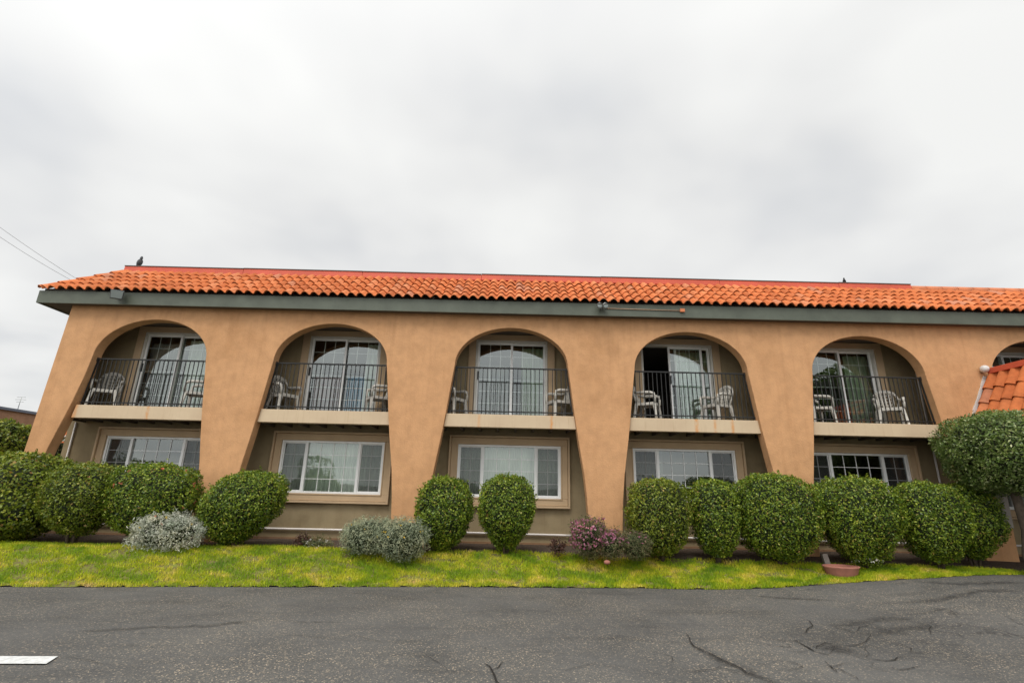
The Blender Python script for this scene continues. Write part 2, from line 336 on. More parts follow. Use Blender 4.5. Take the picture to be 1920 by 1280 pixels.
def strip(name, mat, fy0, fy1, x0, x1, dx, ny, off, kind='structure'):
    X = np.arange(x0, x1+1e-6, dx); V = []
    for j in range(ny+1):
        for x in X:
            a, c = fy0(x), fy1(x); y = a + (c-a)*j/ny
            V.append((x, y, terr(x, y) + off + .018*mnoise.noise(Vector((x*1.7, y*1.7, 2)))*(1 if j else 0)))
    n = len(X); Fq = [(j*n+i, j*n+i+1, (j+1)*n+i+1, (j+1)*n+i) for j in range(ny) for i in range(n-1)]
    return tag(raw(name, V, Fq, mat, smooth=True), kind=kind)
def edgej(x): return yedge(x) + .035*mnoise.noise(Vector((x*5, 0, 0))) + .02*mnoise.noise(Vector((x*1.1, 4, 0)))
strip('lawn', M_TURF, edgej, lambda x: ybed(x) + .08*mnoise.noise(Vector((x*2.2, 1, 0))), -14, 9.6, .1, 12, .004)
strip('planting_soil', M_SOIL, lambda x: max(yedge(x)+.02, ybed(x)-.35) if x < 9.6 else 9.75, lambda x: 11.75, -14, 16, .15, 14, 0)
tag(raw('rear_ground', [(-60, 11.7, .40), (-14, 11.7, .40), (-14, 60, .40), (-60, 60, .4)], [(0, 1, 2, 3)], M_SOIL), kind='structure')
tag(raw('side_ground', [(-60, 7.4, .12), (-13.95, 7.4, .12), (-13.95, 11.7, .405), (-60, 11.7, .405)], [(0, 1, 2, 3)], M_SOIL), kind='structure')
# grass blades: uncountable
n = 170000
gx = rng.uniform(-13, 9.55, n); gy = np.empty(n); gz = np.empty(n); keep = np.ones(n, bool)
for i in range(n):
    a, c = yedge(gx[i]) - .02 + .03*mnoise.noise(Vector((gx[i]*5, 0, 0))) - .03*max(0, mnoise.noise(Vector((gx[i]*3, 7, 0)))), ybed(gx[i]) + .10*mnoise.noise(Vector((gx[i]*2.2, 1, 0))) + .02
    gy[i] = a + (c-a)*rng.random(); gz[i] = terr(gx[i], max(gy[i], a+.016)) + .006
    if gy[i] > c-.12 and rng.random() < .55: keep[i] = False
    q_ = mnoise.noise(Vector((gx[i]*2.6, gy[i]*5.5, 9))) + .5*mnoise.noise(Vector((gx[i]*9, gy[i]*14, 3)))
    if q_ > .32 - .10*(gy[i]-yedge(gx[i]) < .35) and rng.random() < min(.92, (q_-.20)*4): keep[i] = False
gx, gy, gz = gx[keep], gy[keep], gz[keep]; n = len(gx)
th = rng.uniform(0, 2*math.pi, n); h = rng.uniform(.022, .06, n); ln_ = rng.uniform(0, .04, n); la = rng.uniform(0, 2*math.pi, n); wd = rng.uniform(.004, .008, n)
P = np.stack([gx, gy, gz], 1); d = np.stack([np.cos(th), np.sin(th), 0*th], 1)*wd[:, None]
tip = P + np.stack([np.cos(la)*ln_, np.sin(la)*ln_, h], 1)
V = np.concatenate([P-d, P+d, tip], 1).reshape(-1, 3)
tag(raw('grass', V, np.arange(3*n).reshape(-1, 3), M_GRASS), 'short bright yellow green grass on the sloping strip before the shrubs', 'grass', kind='stuff')
# cracks, seams, marking on the asphalt
def g0(u, v):
    d = fwd*F_PX + right*(u-960) + down*(v-640); t = -EYE/d.z; x, y = d.x*t, d.y*t
    for _ in range(6): t = (ga(x, y)-EYE)/d.z; x, y = d.x*t, d.y*t
    return x, y
def ribbon(px, wd, jit, sub=10):
    P = [Vector((*g0(*p), 0)) for p in px]; pts = []
    for a, c in zip(P, P[1:]):
        k = max(2, int((c-a).length*sub))
        for i in range(k): pts.append(a.lerp(c, i/k))
    pts.append(P[-1]); V = []
    for i, p in enumerate(pts):
        t = (pts[min(i+1, len(pts)-1)] - pts[max(i-1, 0)]).normalized(); nrm = Vector((-t.y, t.x, 0))
        q = p + nrm*(mnoise.noise(p*6)*jit); e_ = min(1, i/3, (len(pts)-1-i)/3); ww = wd*(.3 + .7*e_)*(1 + .7*mnoise.noise(p*9 + Vector((5,5,5))))
        for s in (-1, 1):
            r = q + nrm*ww*s; V.append((r.x, r.y, ga(r.x, r.y) + .011))
    return V, [(2*i, 2*i+1, 2*i+3, 2*i+2) for i in range(len(pts)-1)]
def soft_ribbons(name, mat, lst):
    V, Fq, A = [], [], []
    for px, wd, jit in lst:
        v, f = ribbon(px, wd, jit); o = len(V); m_ = len(v)//2
        for i in range(m_):
            a, b_ = Vector(v[2*i]), Vector(v[2*i+1]); e_ = min(1, i/4, (m_-1-i)/4)
            for t_ in (0, .25, .5, .75, 1):
                q = a.lerp(b_, t_*1.5-.25); V.append(tuple(q)); A.append(e_*(1-abs(2*t_-1)))
        Fq += [(o+5*i+k, o+5*i+k+1, o+5*i+k+6, o+5*i+k+5) for i in range(m_-1) for k in range(4)]
    ob = raw(name, V, Fq, mat); at_ = ob.data.attributes.new('fade', 'FLOAT', 'POINT'); at_.data.foreach_set('value', np.array(A, dtype=np.float32))
    return tag(ob, kind='structure')
def ribbons(name, mat, lst):
    V, Fq = [], []
    for px, wd, jit in lst:
        v, f = ribbon(px, wd, jit); o = len(V); V += v; Fq += [tuple(i+o for i in q) for q in f]
    return tag(raw(name, V, Fq, mat), kind='structure')
CR = []
for k in range(26):                       # alligator cracking round the worn patch
    u, v = random.uniform(1440, 1780), random.uniform(1145, 1250); a = random.choice([0.1, .35, 2.4, 2.9, .6]); P_ = [(u, v)]
    for q in range(random.randint(2, 5)):
        a += random.gauss(0, .55); l = random.uniform(12, 30); u += math.cos(a)*l; v += math.sin(a)*l*.35; P_.append((u, v))
    CR.append((P_, random.uniform(.002, .006), .03))
for k in range(9):
    u, v = random.uniform(100, 1300), random.uniform(1150, 1265); a = random.uniform(-.4, .4); P_ = [(u, v)]
    for q in range(4): a += random.gauss(0, .4); u += math.cos(a)*22; v += math.sin(a)*8; P_.append((u, v))
    CR.append((P_, .0025, .02))
ribbons('pavement_crack', M_CRACK, CR + [([(908, 1245), (922, 1256), (930, 1278), (945, 1290)], .012, .03), ([(945, 1240), (934, 1252), (922, 1258)], .009, .03),
    ([(1285, 1188), (1300, 1212), (1360, 1240), (1400, 1262), (1470, 1285)], .008, .05), ([(1300, 1262), (1350, 1252), (1420, 1268)], .006, .04),
    ([(1490, 1200), (1530, 1222), (1555, 1228)], .012, .05), ([(1555, 1172), (1600, 1185), (1650, 1192)], .009, .05), ([(1600, 1232), (1660, 1238), (1700, 1232)], .009, .05),
    ([(1545, 1240), (1570, 1262)], .006, .03), ([(1430, 1200), (1490, 1204)], .005, .03), ([(1665, 1158), (1710, 1162)], .01, .04)])
soft_ribbons('tar_stain', M_TAR, [([(100, 1186), (240, 1179), (380, 1174), (470, 1164), (520, 1160)], .05, .06), ([(520, 1160), (545, 1166), (660, 1168)], .03, .03),
    ([(1285, 1200), (1340, 1232), (1430, 1272), (1500, 1300)], .07, .08), ([(1490, 1200), (1560, 1215), (1620, 1228), (1670, 1238)], .13, .06), ([(1500, 1208), (1545, 1218), (1590, 1216)], .16, .08), ([(1510, 1212), (1570, 1212), (1600, 1224)], .12, .08),
    ([(1560, 1175), (1640, 1162), (1720, 1160)], .09, .08), ([(1540, 1165), (1600, 1180)], .05, .05), ([(1380, 1115), (1480, 1122), (1590, 1127)], .05, .03),
    ([(1690, 1131), (1760, 1126), (1840, 1114), (1930, 1116)], .08, .03), ([(1720, 1134), (1780, 1145), (1800, 1162)], .07, .04), ([(1600, 1190), (1700, 1180), (1770, 1172)], .12, .08), ([(1700, 1090), (1800, 1098), (1930, 1092)], .1, .03)])
q = [g0(*p) for p in ((-160, 1231), (108, 1232), (86, 1246), (-160, 1246))]
tag(raw('parking_line', [(x, y, .012) for x, y in q], [(0, 1, 2, 3)], M_PAINT), kind='structure')

# ---------------------------------------------------------------- the motel building
B = thing('motel_building', (0, 10.7, 0)); 
tag(B, 'long two storey orange stucco motel wing with arched balconies and red tile roof', 'building')
def part(mb, name, mat, parent=B, bevel=0):
    o = mb.build(name, mat, parent, bevel)
    return o
B.location = (0, 0, 0)
CX = [-8.08, -4.045, 0, 4.01, 7.98, 12.0]
JAMB = [(1.69, .1), (1.66, .9), (1.63, 1.4), (1.58, 1.9), (1.47, 2.6), (1.40, 3.1), (1.32, 3.75), (1.26, 4.2)]
AZ, AH = 4.2, .89
def jw(z): return float(np.interp(z, [p[1] for p in JAMB], [p[0] for p in JAMB]))
def opening(c, ext=0):
    L_ = [(c-a-ext, z) for a, z in JAMB]
    arc = [(c-(1.26+ext)*math.cos(t), AZ+(AH+ext)*math.sin(t)) for t in np.linspace(0, math.pi, 41)][1:-1]
    R_ = [(c+a+ext, z) for a, z in reversed(JAMB)]
    return L_ + arc + R_
pts = [(-10.31, .1)]
FIRST = [(-1.86, .1), (-1.80, 1.5), (-1.68, 2.18), (-1.50, 2.9), (-1.43, 3.2)]
for c in CX:
    o_ = opening(c)
    if c == CX[0]: o_ = [(c+a, z) for a, z in FIRST] + [p for p in o_[6:]]
    pts += o_
pts += [(16, .1), (16, 5.41), (-10.12, 5.41)]
part(MB().prism(pts, 10.7, 10.95), 'arcade_wall', M_STUCCO, bevel=.012)
# back wall
def holes_wall(x0, x1, z0, z1, y0, y1, holes):
    mb = MB(); X = sorted({x0, x1, *[h[0] for h in holes], *[h[1] for h in holes]})
    for a, c in zip(X, X[1:]):
        hs = sorted([(h[2], h[3]) for h in holes if h[0] <= a+1e-6 and h[1] >= c-1e-6]); z = z0
        for lo, hi in hs:
            mb.box(a, c, y0, y1, z, lo); z = hi
        mb.box(a, c, y0, y1, z, z1)
    return mb
WZ0, WZ1, DZ0, DZ1, YB = 1.38, 2.54, 3.12, 5.05, 11.6
holes = []
for c in CX: holes += [(c-1.18, c+1.18, WZ0, WZ1), (c-.87, c+.87, DZ0, DZ1)]
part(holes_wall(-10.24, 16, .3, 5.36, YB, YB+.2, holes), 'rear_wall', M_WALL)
part(MB().box(-10.22, 16, YB-.03, YB, .2, .46), 'foundation', M_BASE)
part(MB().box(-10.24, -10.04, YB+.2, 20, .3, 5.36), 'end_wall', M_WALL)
part(MB().box(-10.05, 16, 10.953, YB-.002, 2.93, 3.1), 'balcony_floor', M_SOFFIT)
for x in np.arange(-9.9, 14, .4): part(MB().box(x, x+.045, 10.97, YB-.01, 2.83, 2.928), 'floor_joist', M_SOFFIT)
part(MB().box(-10.1, 16, 10.953, YB-.002, 5.20, 5.24), 'balcony_ceiling', M_SOFFIT)
for i in range(len(CX)+1):
    x = -10.13 if i == 0 else (CX[-1]+2 if i == len(CX) else (CX[i-1]+CX[i])/2)
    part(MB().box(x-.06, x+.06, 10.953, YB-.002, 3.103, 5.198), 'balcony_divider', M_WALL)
for c in CX:
    mb = MB(); mb.prism([(c-jw(2.845)+.004, 2.845), (c+jw(2.845)-.004, 2.845), (c+jw(3.12)-.004, 3.125), (c-jw(3.12)+.004, 3.125)], 10.775, 10.955)
    part(mb, 'balcony_beam', M_BEAM, bevel=.006)
# rooms behind the glass
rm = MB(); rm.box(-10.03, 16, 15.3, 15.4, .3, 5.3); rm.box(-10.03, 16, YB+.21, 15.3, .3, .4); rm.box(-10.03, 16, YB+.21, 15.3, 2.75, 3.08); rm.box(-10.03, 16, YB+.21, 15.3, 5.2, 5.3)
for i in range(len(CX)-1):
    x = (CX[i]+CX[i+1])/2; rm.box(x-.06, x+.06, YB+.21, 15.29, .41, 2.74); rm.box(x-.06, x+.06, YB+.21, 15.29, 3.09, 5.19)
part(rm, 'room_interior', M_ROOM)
# white pipe and conduits
part(MB().tube([(x, YB-.05, .635 - .004*math.sin(x*.9)) for x in np.arange(-10, 15.9, .5)], .022, 8), 'water_pipe', M_PIPE)
for x in (-10.06, 9.78):
    part(MB().tube([(x, YB-.03, .45), (x, YB-.03, 2.83)], .02, 8), 'conduit', M_PIPE)
    part(MB().tube([(x, YB-.03, 3.11), (x, YB-.03, 5.19)], .02, 8), 'conduit', M_PIPE)
def rect_frame(mb, x0, x1, z0, z1, t, y0, y1):
    mb.box(x0, x1, y0, y1, z0, z0+t); mb.box(x0, x1, y0, y1, z1-t, z1); mb.box(x0, x0+t, y0, y1, z0+t, z1-t); mb.box(x1-t, x1, y0, y1, z0+t, z1-t)
def grid_bars(mb, x0, x1, z0, z1, nc, nr, y0, y1, t=.013):
    for i in range(1, nc):
        x = x0+(x1-x0)*i/nc; mb.box(x-t/2, x+t/2, y0, y1, z0, z1)
    for j in range(1, nr):
        z = z0+(z1-z0)*j/nr; mb.box(x0, x1, y0+.001, y1-.001, z-t/2, z+t/2)
def make_window(c):
    x0, x1 = c-1.18, c+1.18
    mb = MB(); rect_frame(mb, x0+.002, x1-.002, WZ0+.002, WZ1-.002, .045, YB-.025, YB+.07)
    for m_ in (x0+.575, x1-.575): mb.box(m_-.03, m_+.03, YB-.018, YB+.06, WZ0+.047, WZ1-.047)
    wn = part(mb, 'window', M_VINYL, bevel=.004)
    secs = [(x0+.047, x0+.545, 2, 1), (x0+.605, x1-.605, 4, 0), (x1-.545, x1-.047, 2, 1)]
    for a, b_, nc, scr in secs:
        z0, z1 = WZ0+.047, WZ1-.047
        if scr:
            mf = MB(); rect_frame(mf, a, b_, z0, z1, .022, YB+.012, YB+.045); mf.build('sash', M_VINYL, wn)
            raw('insect_screen', [(a+.02, YB+.004, z0+.02), (b_-.02, YB+.004, z0+.02), (b_-.02, YB+.004, z1-.02), (a+.02, YB+.004, z1-.02)], [(0,1,2,3)], M_SCREEN, wn)
        raw('pane', [(a, YB+.03, z0), (b_, YB+.03, z0), (b_, YB+.03, z1), (a, YB+.03, z1)], [(0,1,2,3)], M_GLASS, wn)
        mg = MB(); grid_bars(mg, a+.003, b_-.003, z0+.003, z1-.003, nc, 4, YB+.018 if not scr else YB+.02, YB+.028); mg.build('muntins', M_VINYL, wn)
    # moulded stucco surround
    mt = MB(); rect_frame(mt, x0-.20, x1+.20, WZ0-.20, WZ1+.20, .045, YB-.10, YB-.001); rect_frame(mt, x0-.028, x1+.028, WZ0-.028, WZ1+.028, .027, YB-.065, YB-.0025)
    rect_frame(mt, x0-.15, x1+.15, WZ0-.15, WZ1+.15, .15, YB-.05, YB-.0012)
    mt.build('window_surround', M_TRIM, wn, .008)
def make_door(c, open_=False):
    x0, x1, z0, z1 = c-.87, c+.87, DZ0, DZ1
    mb = MB(); rect_frame(mb, x0+.002, x1-.002, z0+.002, z1-.002, .05, YB-.03, YB+.12)
    dr = part(mb, 'sliding_door', M_ALU, bevel=.004)
    panels = [(x0+.05, c+.03, YB+.012), (c-.03, x1-.05, YB+.06)]
    if open_: panels[0] = (c-.20, c+.63, YB+.012)
    for k, (a, b_, y) in enumerate(panels):
        mf = MB(); rect_frame(mf, a, b_, z0+.054, z1-.054, .05, y, y+.035); pn = mf.build('door_panel', M_VINYL, dr)
        raw('pane', [(a+.045, y+.02, z0+.1), (b_-.045, y+.02, z0+.1), (b_-.045, y+.02, z1-.1), (a+.045, y+.02, z1-.1)], [(0,1,2,3)], M_GLASS, dr)
        mg = MB(); grid_bars(mg, a+.052, b_-.052, z0+.106, z1-.106, 3, 6, y+.023, y+.031, .010); mg.build('muntins', M_VINYL, dr)
    hx = panels[0][0]+.025
    MB().box(hx-.015, hx+.015, YB-.03, YB+.011, z0+.95, z0+1.15).build('door_handle', M_IRON, dr, .005)
    mt = MB(); t = .17
    mt.box(x0-t, x0-.001, YB-.045, YB-.001, 3.103, z1+t*.8); mt.box(x1+.001, x1+t, YB-.045, YB-.001, 3.103, z1+t*.8); mt.box(x0-.001, x1+.001, YB-.045, YB-.001, z1+.001, z1+t*.8-.002)
    mt.build('door_surround', M_TRIM, dr)
def make_railing(c):
    y = 10.86; zt, zb = 4.18, 3.20
    mb = MB(); mb.box(c-jw(zt)+.003, c+jw(zt)-.003, y-.02, y+.02, zt-.014, zt+.014)
    r = part(mb, 'balcony_railing', M_IRON)
    MB().box(c-jw(zb)+.003, c+jw(zb)-.003, y-.014, y+.014, zb-.012, zb+.012).build('bottom_rail', M_IRON, r)
    for s in (-1, 1):
        a = c+s*(jw(zt)-.02); b_ = c+s*(jw(zb)-.02)
        MB().hexa([(b_-.012, y-.012, zb-.05), (b_+.012, y-.012, zb-.05), (b_+.012, y+.012, zb-.05), (b_-.012, y+.012, zb-.05), (a-.012, y-.012, zt-.014), (a+.012, y-.012, zt-.014), (a+.012, y+.012, zt-.014), (a-.012, y+.012, zt-.014)]).build('end_post', M_IRON, r)
        MB().box(a-.02 if s < 0 else a-.01, a+.01 if s < 0 else a+.02, y-.03, y+.03, zt-.06, zt+.025).build('wall_bracket', M_IRON, r)
    nb = 26; src = None
    for i in range(nb):
        x = c - 1.22 + 2.44*i/(nb-1)
        if src is None:
            src = MB().box(-.0075, .0075, y-.0075, y+.0075, 3.135, zt-.015).build('baluster', M_IRON, r); o = src
        else:
            o = src.copy(); COL.objects.link(o); o.parent = r
        o.location.x = x
for i, c in enumerate(CX):
    make_window(c); make_door(c, i == 3); make_railing(c)

# ---------------------------------------------------------------- roof
EZ, EYF = 5.675, 10.45; RY, RZ = 11.72, 6.69; XL, XR, HX = -10.72, 16, -9.92
fs = MB(); fs.box(XL-.04, XR, 10.49, 10.53, 5.36, 5.655)
fs.box(XL-.04, XL, 10.53, 20, 5.36, 5.655)
part(fs, 'fascia', M_FASCIA, bevel=.004)
sf = MB(); sf.box(XL, XR, 10.531, 10.699, 5.385, 5.41); sf.box(XL, -10.14, 10.699, 20, 5.385, 5.41)
part(sf, 'soffit', M_SOFFIT)
def tile_sheet(V, Fq, org, along, slope, nrm, n_al, n_co, pitch, course, width, keepf, hgt=.062, th=.018):
    K = 11; ts = np.linspace(0, 1, K)
    prof = np.where(ts < .74, hgt*np.sin(math.pi*ts/.74)**.8, -.012*np.sin(math.pi*(ts-.74)/.26))
    for j in range(n_co):
        for i in range(n_al):
            if not keepf(i, j): continue
            jx, js, jn = random.gauss(0, .003), random.gauss(0, .006), random.gauss(0, .0025); tw = random.gauss(0, .004)
            o = len(V)
            for (s0, lift) in ((course*j - .02 + js, .040), (course*(j+1) + .05 + js, .0)):
                for off in (0, -th):
                    for k, t in enumerate(ts):
                        p = org + along*(i*pitch + jx + t*width + (tw if lift else 0)) + slope*s0 + nrm*(prof[k] + lift + jn + off)
                        V.append(tuple(p))
            a0, a1, b0, b1 = o, o+K, o+2*K, o+3*K
            for k in range(K-1):
                Fq.append((a0+k, a0+k+1, b0+k+1, b0+k)); Fq.append((a1+k, a1+k+1, a0+k+1, a0+k)); Fq.append((a1+k+1, a1+k, b1+k, b1+k+1))
sv = Vector((0, RY-EYF, RZ-EZ)); SL = sv.length; sv.normalize(); nv = Vector((0, -sv.z, sv.y))
V, Fq = [], []; pitch = .2115; nt_ = int((XR-XL)/pitch); nc = 5; crs = (SL-.09)/nc
def kf(i, j):
    x = XL + (i+.4)*pitch; hip = XL + (HX-XL)*((j+.35)/nc); return x > hip
tile_sheet(V, Fq, Vector((XL, EYF, EZ)), Vector((1,0,0)), sv, nv, nt_, nc, pitch, crs, pitch*1.04, kf)
# hip tiles along the left corner
hv = Vector((HX-XL+.02, RY-EYF, RZ-EZ)); HL = hv.length; hv.normalize(); side = Vector((1, 0, 0)) - hv*hv.x; side.normalize(); hn = side.cross(hv); hn = hn if hn.z > 0 else -hn
K = 11
nh = 5
for j in range(nh):
    o = len(V)
    for (s0, lift, r) in ((HL*j/nh-.03, .045, .10), (HL*(j+1)/nh+.06, .02, .085)):
        for off in (0, -.014):
            for k in range(K):
                a = math.pi*k/(K-1); V.append(tuple(Vector((XL+.03, EYF+.03, EZ-.01)) + hv*s0 - side*math.cos(a)*(r+off) + hn*(math.sin(a)*(r*.8+off) + lift)))
    a0, a1, b0, b1 = o, o+K, o+2*K, o+3*K
    for k in range(K-1):
        Fq.append((a0+k, a0+k+1, b0+k+1, b0+k)); Fq.append((a1+k, a1+k+1, a0+k+1, a0+k)); Fq.append((a1+k+1, a1+k, b1+k, b1+k+1))
roof = raw('roof', V, Fq, M_TILE, B, smooth=True)
eg = roof.modifiers.new('edges', 'EDGE_SPLIT'); eg.split_angle = math.radians(50)
# deck under the tiles and the flat roof behind
dk = MB(); d0, d1 = -.03, -.03
A = [Vector((XL, EYF+.09, EZ-.01)), Vector((XR, EYF+.09, EZ-.01)), Vector((XR, RY, RZ-.02)), Vector((HX, RY, RZ-.02))]
dk.hexa([A[0]-Vector((0,0,.04)), A[1]-Vector((0,0,.04)), A[2]-Vector((0,0,.04)), A[3]-Vector((0,0,.04)), *A])
dk.hexa([(XL, EYF+.09, 5.62), (HX, RY, 6.60), (HX, 19, 6.60), (XL, 20, 5.62), (XL, EYF+.09, 5.66), (HX, RY, 6.66), (HX, 19, 6.66), (XL, 20, 5.66)])
dk.box(HX, XR, RY+.2, 19, 6.48, 6.53)
dk.box(XL+.03, XL+1.2, EYF+.09, EYF+.4, 5.655, 5.72)
part(dk, 'roof_deck', M_ROOFTOP)
# red metal coping, in lengths with little steps; dark top lip
x = HX-.06; k = 0
while x < 10.15:
    x2 = min(x+3.05, 10.2); dz = .004*math.sin(k*2.1); k += 1
    mb = MB(); mb.hexa([(x, RY-.07, RZ-.02+dz), (x2, RY-.07, RZ-.022+dz), (x2, RY+.16, RZ-.022+dz), (x, RY+.16, RZ-.02+dz), (x, RY-.06, RZ+.135+dz), (x2-.003, RY-.06, RZ+.131+dz), (x2-.003, RY+.16, RZ+.131+dz), (x, RY+.16, RZ+.135+dz)])
    part(mb, 'ridge_coping', M_RED, bevel=.006)
    part(MB().hexa([(x, RY-.075, RZ+.137+dz), (x2-.003, RY-.075, RZ+.133+dz), (x2-.003, RY+.18, RZ+.133+dz), (x, RY+.18, RZ+.137+dz), (x, RY-.075, RZ+.155+dz), (x2-.003, RY-.075, RZ+.151+dz), (x2-.003, RY+.18, RZ+.151+dz), (x, RY+.18, RZ+.155+dz)]), 'coping_lip', M_ROOFTOP)
    x = x2+.004
x = 10.21
while x < XR:
    mb = MB(); mb.tube([(x, RY+.06, RZ+.02), (x+.42, RY+.06, RZ+.03)], [.125, .115], 20); part(mb, 'ridge_tile', M_SALMON); x += .40

# ---------------------------------------------------------------- curtains behind the glass
def curtain(x0, x1, z0, z1, y, mat, label, name='curtain', fold=.11, amp=.03, cat='curtain', group='curtains hanging behind the glass'):
    nn = int((x1-x0)/fold*8); V = []; 
    for k in range(nn+1):
        x = x0+(x1-x0)*k/nn; ph = 2*math.pi*(x-x0)/fold; yy = y + amp*math.sin(ph + .8*math.sin(x*5)); 
        V += [(x, yy+.02*math.sin(x*7), z0), (x, yy*1.0, z1)]
    o = raw(name, V, [(2*k, 2*k+2, 2*k+3, 2*k+1) for k in range(nn)], mat, smooth=True)
    return tag(o, label, cat, group)
YC = YB+.32
order = ['first', 'second', 'third', 'fourth', 'fifth']
curtain(CX[0]-1.15, CX[0]-.55, 1.2, 2.72, YC, M_CGREY, 'grey curtain at the left side of the leftmost ground floor window')
curtain(CX[0]+.62, CX[0]+1.2, 1.2, 2.72, YC, M_CGREY, 'grey curtain at the right side of the leftmost ground floor window')
curtain(CX[1]-1.22, CX[1]+1.22, 1.2, 2.72, YC, M_CPALE, 'pale green curtain filling the ground floor window beside the tilted round shrub')
curtain(CX[2]-1.22, CX[2]+1.22, 1.2, 2.72, YC, M_CPALE, 'pale green curtain filling the middle ground floor window')
curtain(CX[3]-1.22, CX[3]-.3, 1.2, 2.72, YC+.3, M_CGREY, 'grey curtain drawn to the left in the fourth ground floor window')
curtain(CX[0]-.9, CX[0]-.02, 3.1, 4.85, YC, M_CGREY, 'grey vertical blind behind the left panel of the leftmost balcony door', fold=.09)
curtain(CX[0]+.05, CX[0]+.9, 3.1, 4.95, YC, M_CPALE, 'pale curtain behind the right panel of the leftmost balcony door')
curtain(CX[1]-.8, CX[1]-.05, 3.1, 4.1, YC, M_CMAUVE, 'mauve curtain behind the left panel of the second balcony door')
curtain(CX[1]+.02, CX[1]+.5, 3.1, 4.15, YC+.06, M_CBLUE, 'blue cloth hanging behind the right panel of the second balcony door')
curtain(CX[1]+.45, CX[1]+.9, 3.1, 4.95, YC-.02, M_CPALE, 'pale curtain at the right edge of the second balcony door')
curtain(CX[2]-.9, CX[2]-.05, 3.1, 4.5, YC, M_CGREY, 'grey blind behind the left panel of the middle balcony door', fold=.09)
curtain(CX[2]+.25, CX[2]+.9, 3.1, 4.95, YC, M_CGREEN, 'pale green curtain behind the right panel of the middle balcony door')
curtain(CX[3]+.1, CX[3]+.9, 3.1, 4.95, YC, M_CGREEN, 'pale green curtain beside the open panel of the fourth balcony door')
curtain(CX[4]+.3, CX[4]+.9, 3.1, 4.95, YC, M_CGREEN, 'pale green curtain at the right of the fifth balcony door')
curtain(CX[5]-.9, CX[5]-.3, 3.1, 4.95, YC, M_CPALE, 'pale curtain in the arch at the right edge above the small roof')

# ---------------------------------------------------------------- balcony chairs
def make_chair():
    t = thing('garden_chair')
    mb = MB(); mb.hexa([(-.21,-.22,.40),(.21,-.22,.40),(.19,.20,.375),(-.19,.20,.375),(-.22,-.235,.425),(.22,-.235,.425),(.20,.21,.40),(-.20,.21,.40)]); mb.box(-.22, .22, -.24, -.222, .35, .42); mb.box(-.225, -.205, -.22, .2, .35, .41); mb.box(.205, .225, -.22, .2, .35, .41)
    mb.build('seat', M_RESIN, t, .008)
    # curved back: rim, lattice slats
    def bp(x, z): return (x, .20 + .13*(z-.40)/.42 - .35*x*x, z)
    bk = MB(); top = [bp(.235*math.cos(a), .66+.24*math.sin(a)) for a in np.linspace(0, math.pi, 13)]
    rim = [bp(.20, .42), bp(.215, .54)] + top + [bp(-.215, .54), bp(-.20, .42)]
    bk.tube(rim, .024, 6); bk.tube([bp(x, .45) for x in np.linspace(-.2, .2, 7)], .022, 6)
    bk.tube([bp(x, .86 - 1.5*x*x) for x in np.linspace(-.19, .19, 9)], .040, 6)
    for s in (-.14, -.07, 0, .07, .14):
        zt = .66 + .23*math.sqrt(max(0, 1-(s/.225)**2))
        bk.tube([bp(s*.85, .44), bp(s, .6), bp(s, zt)], .024, 5)
    for k in range(4):
        z = .52+.08*k; bk.tube([bp(-.11, z+.035), bp(-.05, z), bp(0, z+.035), bp(.05, z), bp(.11, z+.035)], .012, 5)
    bk.build('backrest', M_RESIN, t)
    for s in (-1, 1):
        MB().tube([(s*.21, .25, .66), (s*.25, .14, .64), (s*.27, 0, .635), (s*.27, -.14, .63), (s*.26, -.22, .60), (s*.245, -.235, .52), (s*.235, -.235, .40)], [.026,.032,.036,.036,.034,.028,.028], 7).build('armrest', M_RESIN, t)
        for yy, sp_ in ((-.21, -.045), (.18, .07)):
            mb = MB(); x0, x1 = s*.205, s*.26
            mb.hexa([(x1-.024, yy+sp_-.022, 0), (x1+.02, yy+sp_-.022, 0), (x1+.02, yy+sp_+.022, 0), (x1-.024, yy+sp_+.022, 0), (x0-.038, yy-.035, .41), (x0+.03, yy-.035, .41), (x0+.03, yy+.035, .41), (x0-.038, yy+.035, .41)])
            mb.build('leg', M_RESIN, t, .006)
    return t
chair0 = make_chair(); first = True
R90 = math.pi/2
for px, py, yy, rz, lab in [
    (200, 752, 11.24, .5, 'white plastic lattice back chair facing out of the leftmost balcony'),
    (374, 752, 11.25, -R90+.3, 'plastic chair half hidden by the right edge of the leftmost arch'),
    (532, 762, 11.26, R90-.55, 'white plastic chair at the left of the second balcony turned inward'),
    (711, 762, 11.26, -R90+.5, 'white plastic chair at the right of the balcony with the blue cloth'),
    (848, 768, 11.26, R90-.5, 'white plastic chair cut off by the left edge of the middle arch'),
    (1050, 768, 11.26, -R90+.35, 'white plastic chair at the right of the middle balcony'),
    (1213, 772, 11.26, R90-.5, 'white plastic chair before the open balcony door'),
    (1344, 776, 11.26, -R90+.45, 'white plastic chair to the right of the open balcony door'),
    (1530, 780, 11.25, R90, 'white plastic chair barely showing at the left edge of the fifth arch'),
    (1668, 786, 11.22, -.5, 'white plastic lattice back chair facing out of the fifth balcony')]:
    o = chair0 if first else copy_tree(chair0); first = False
    o.location = (at(px, py-18, yy)[0], yy, 3.103); o.rotation_euler.z = rz
    tag(o, lab, 'chair', 'white plastic chairs on the balconies')

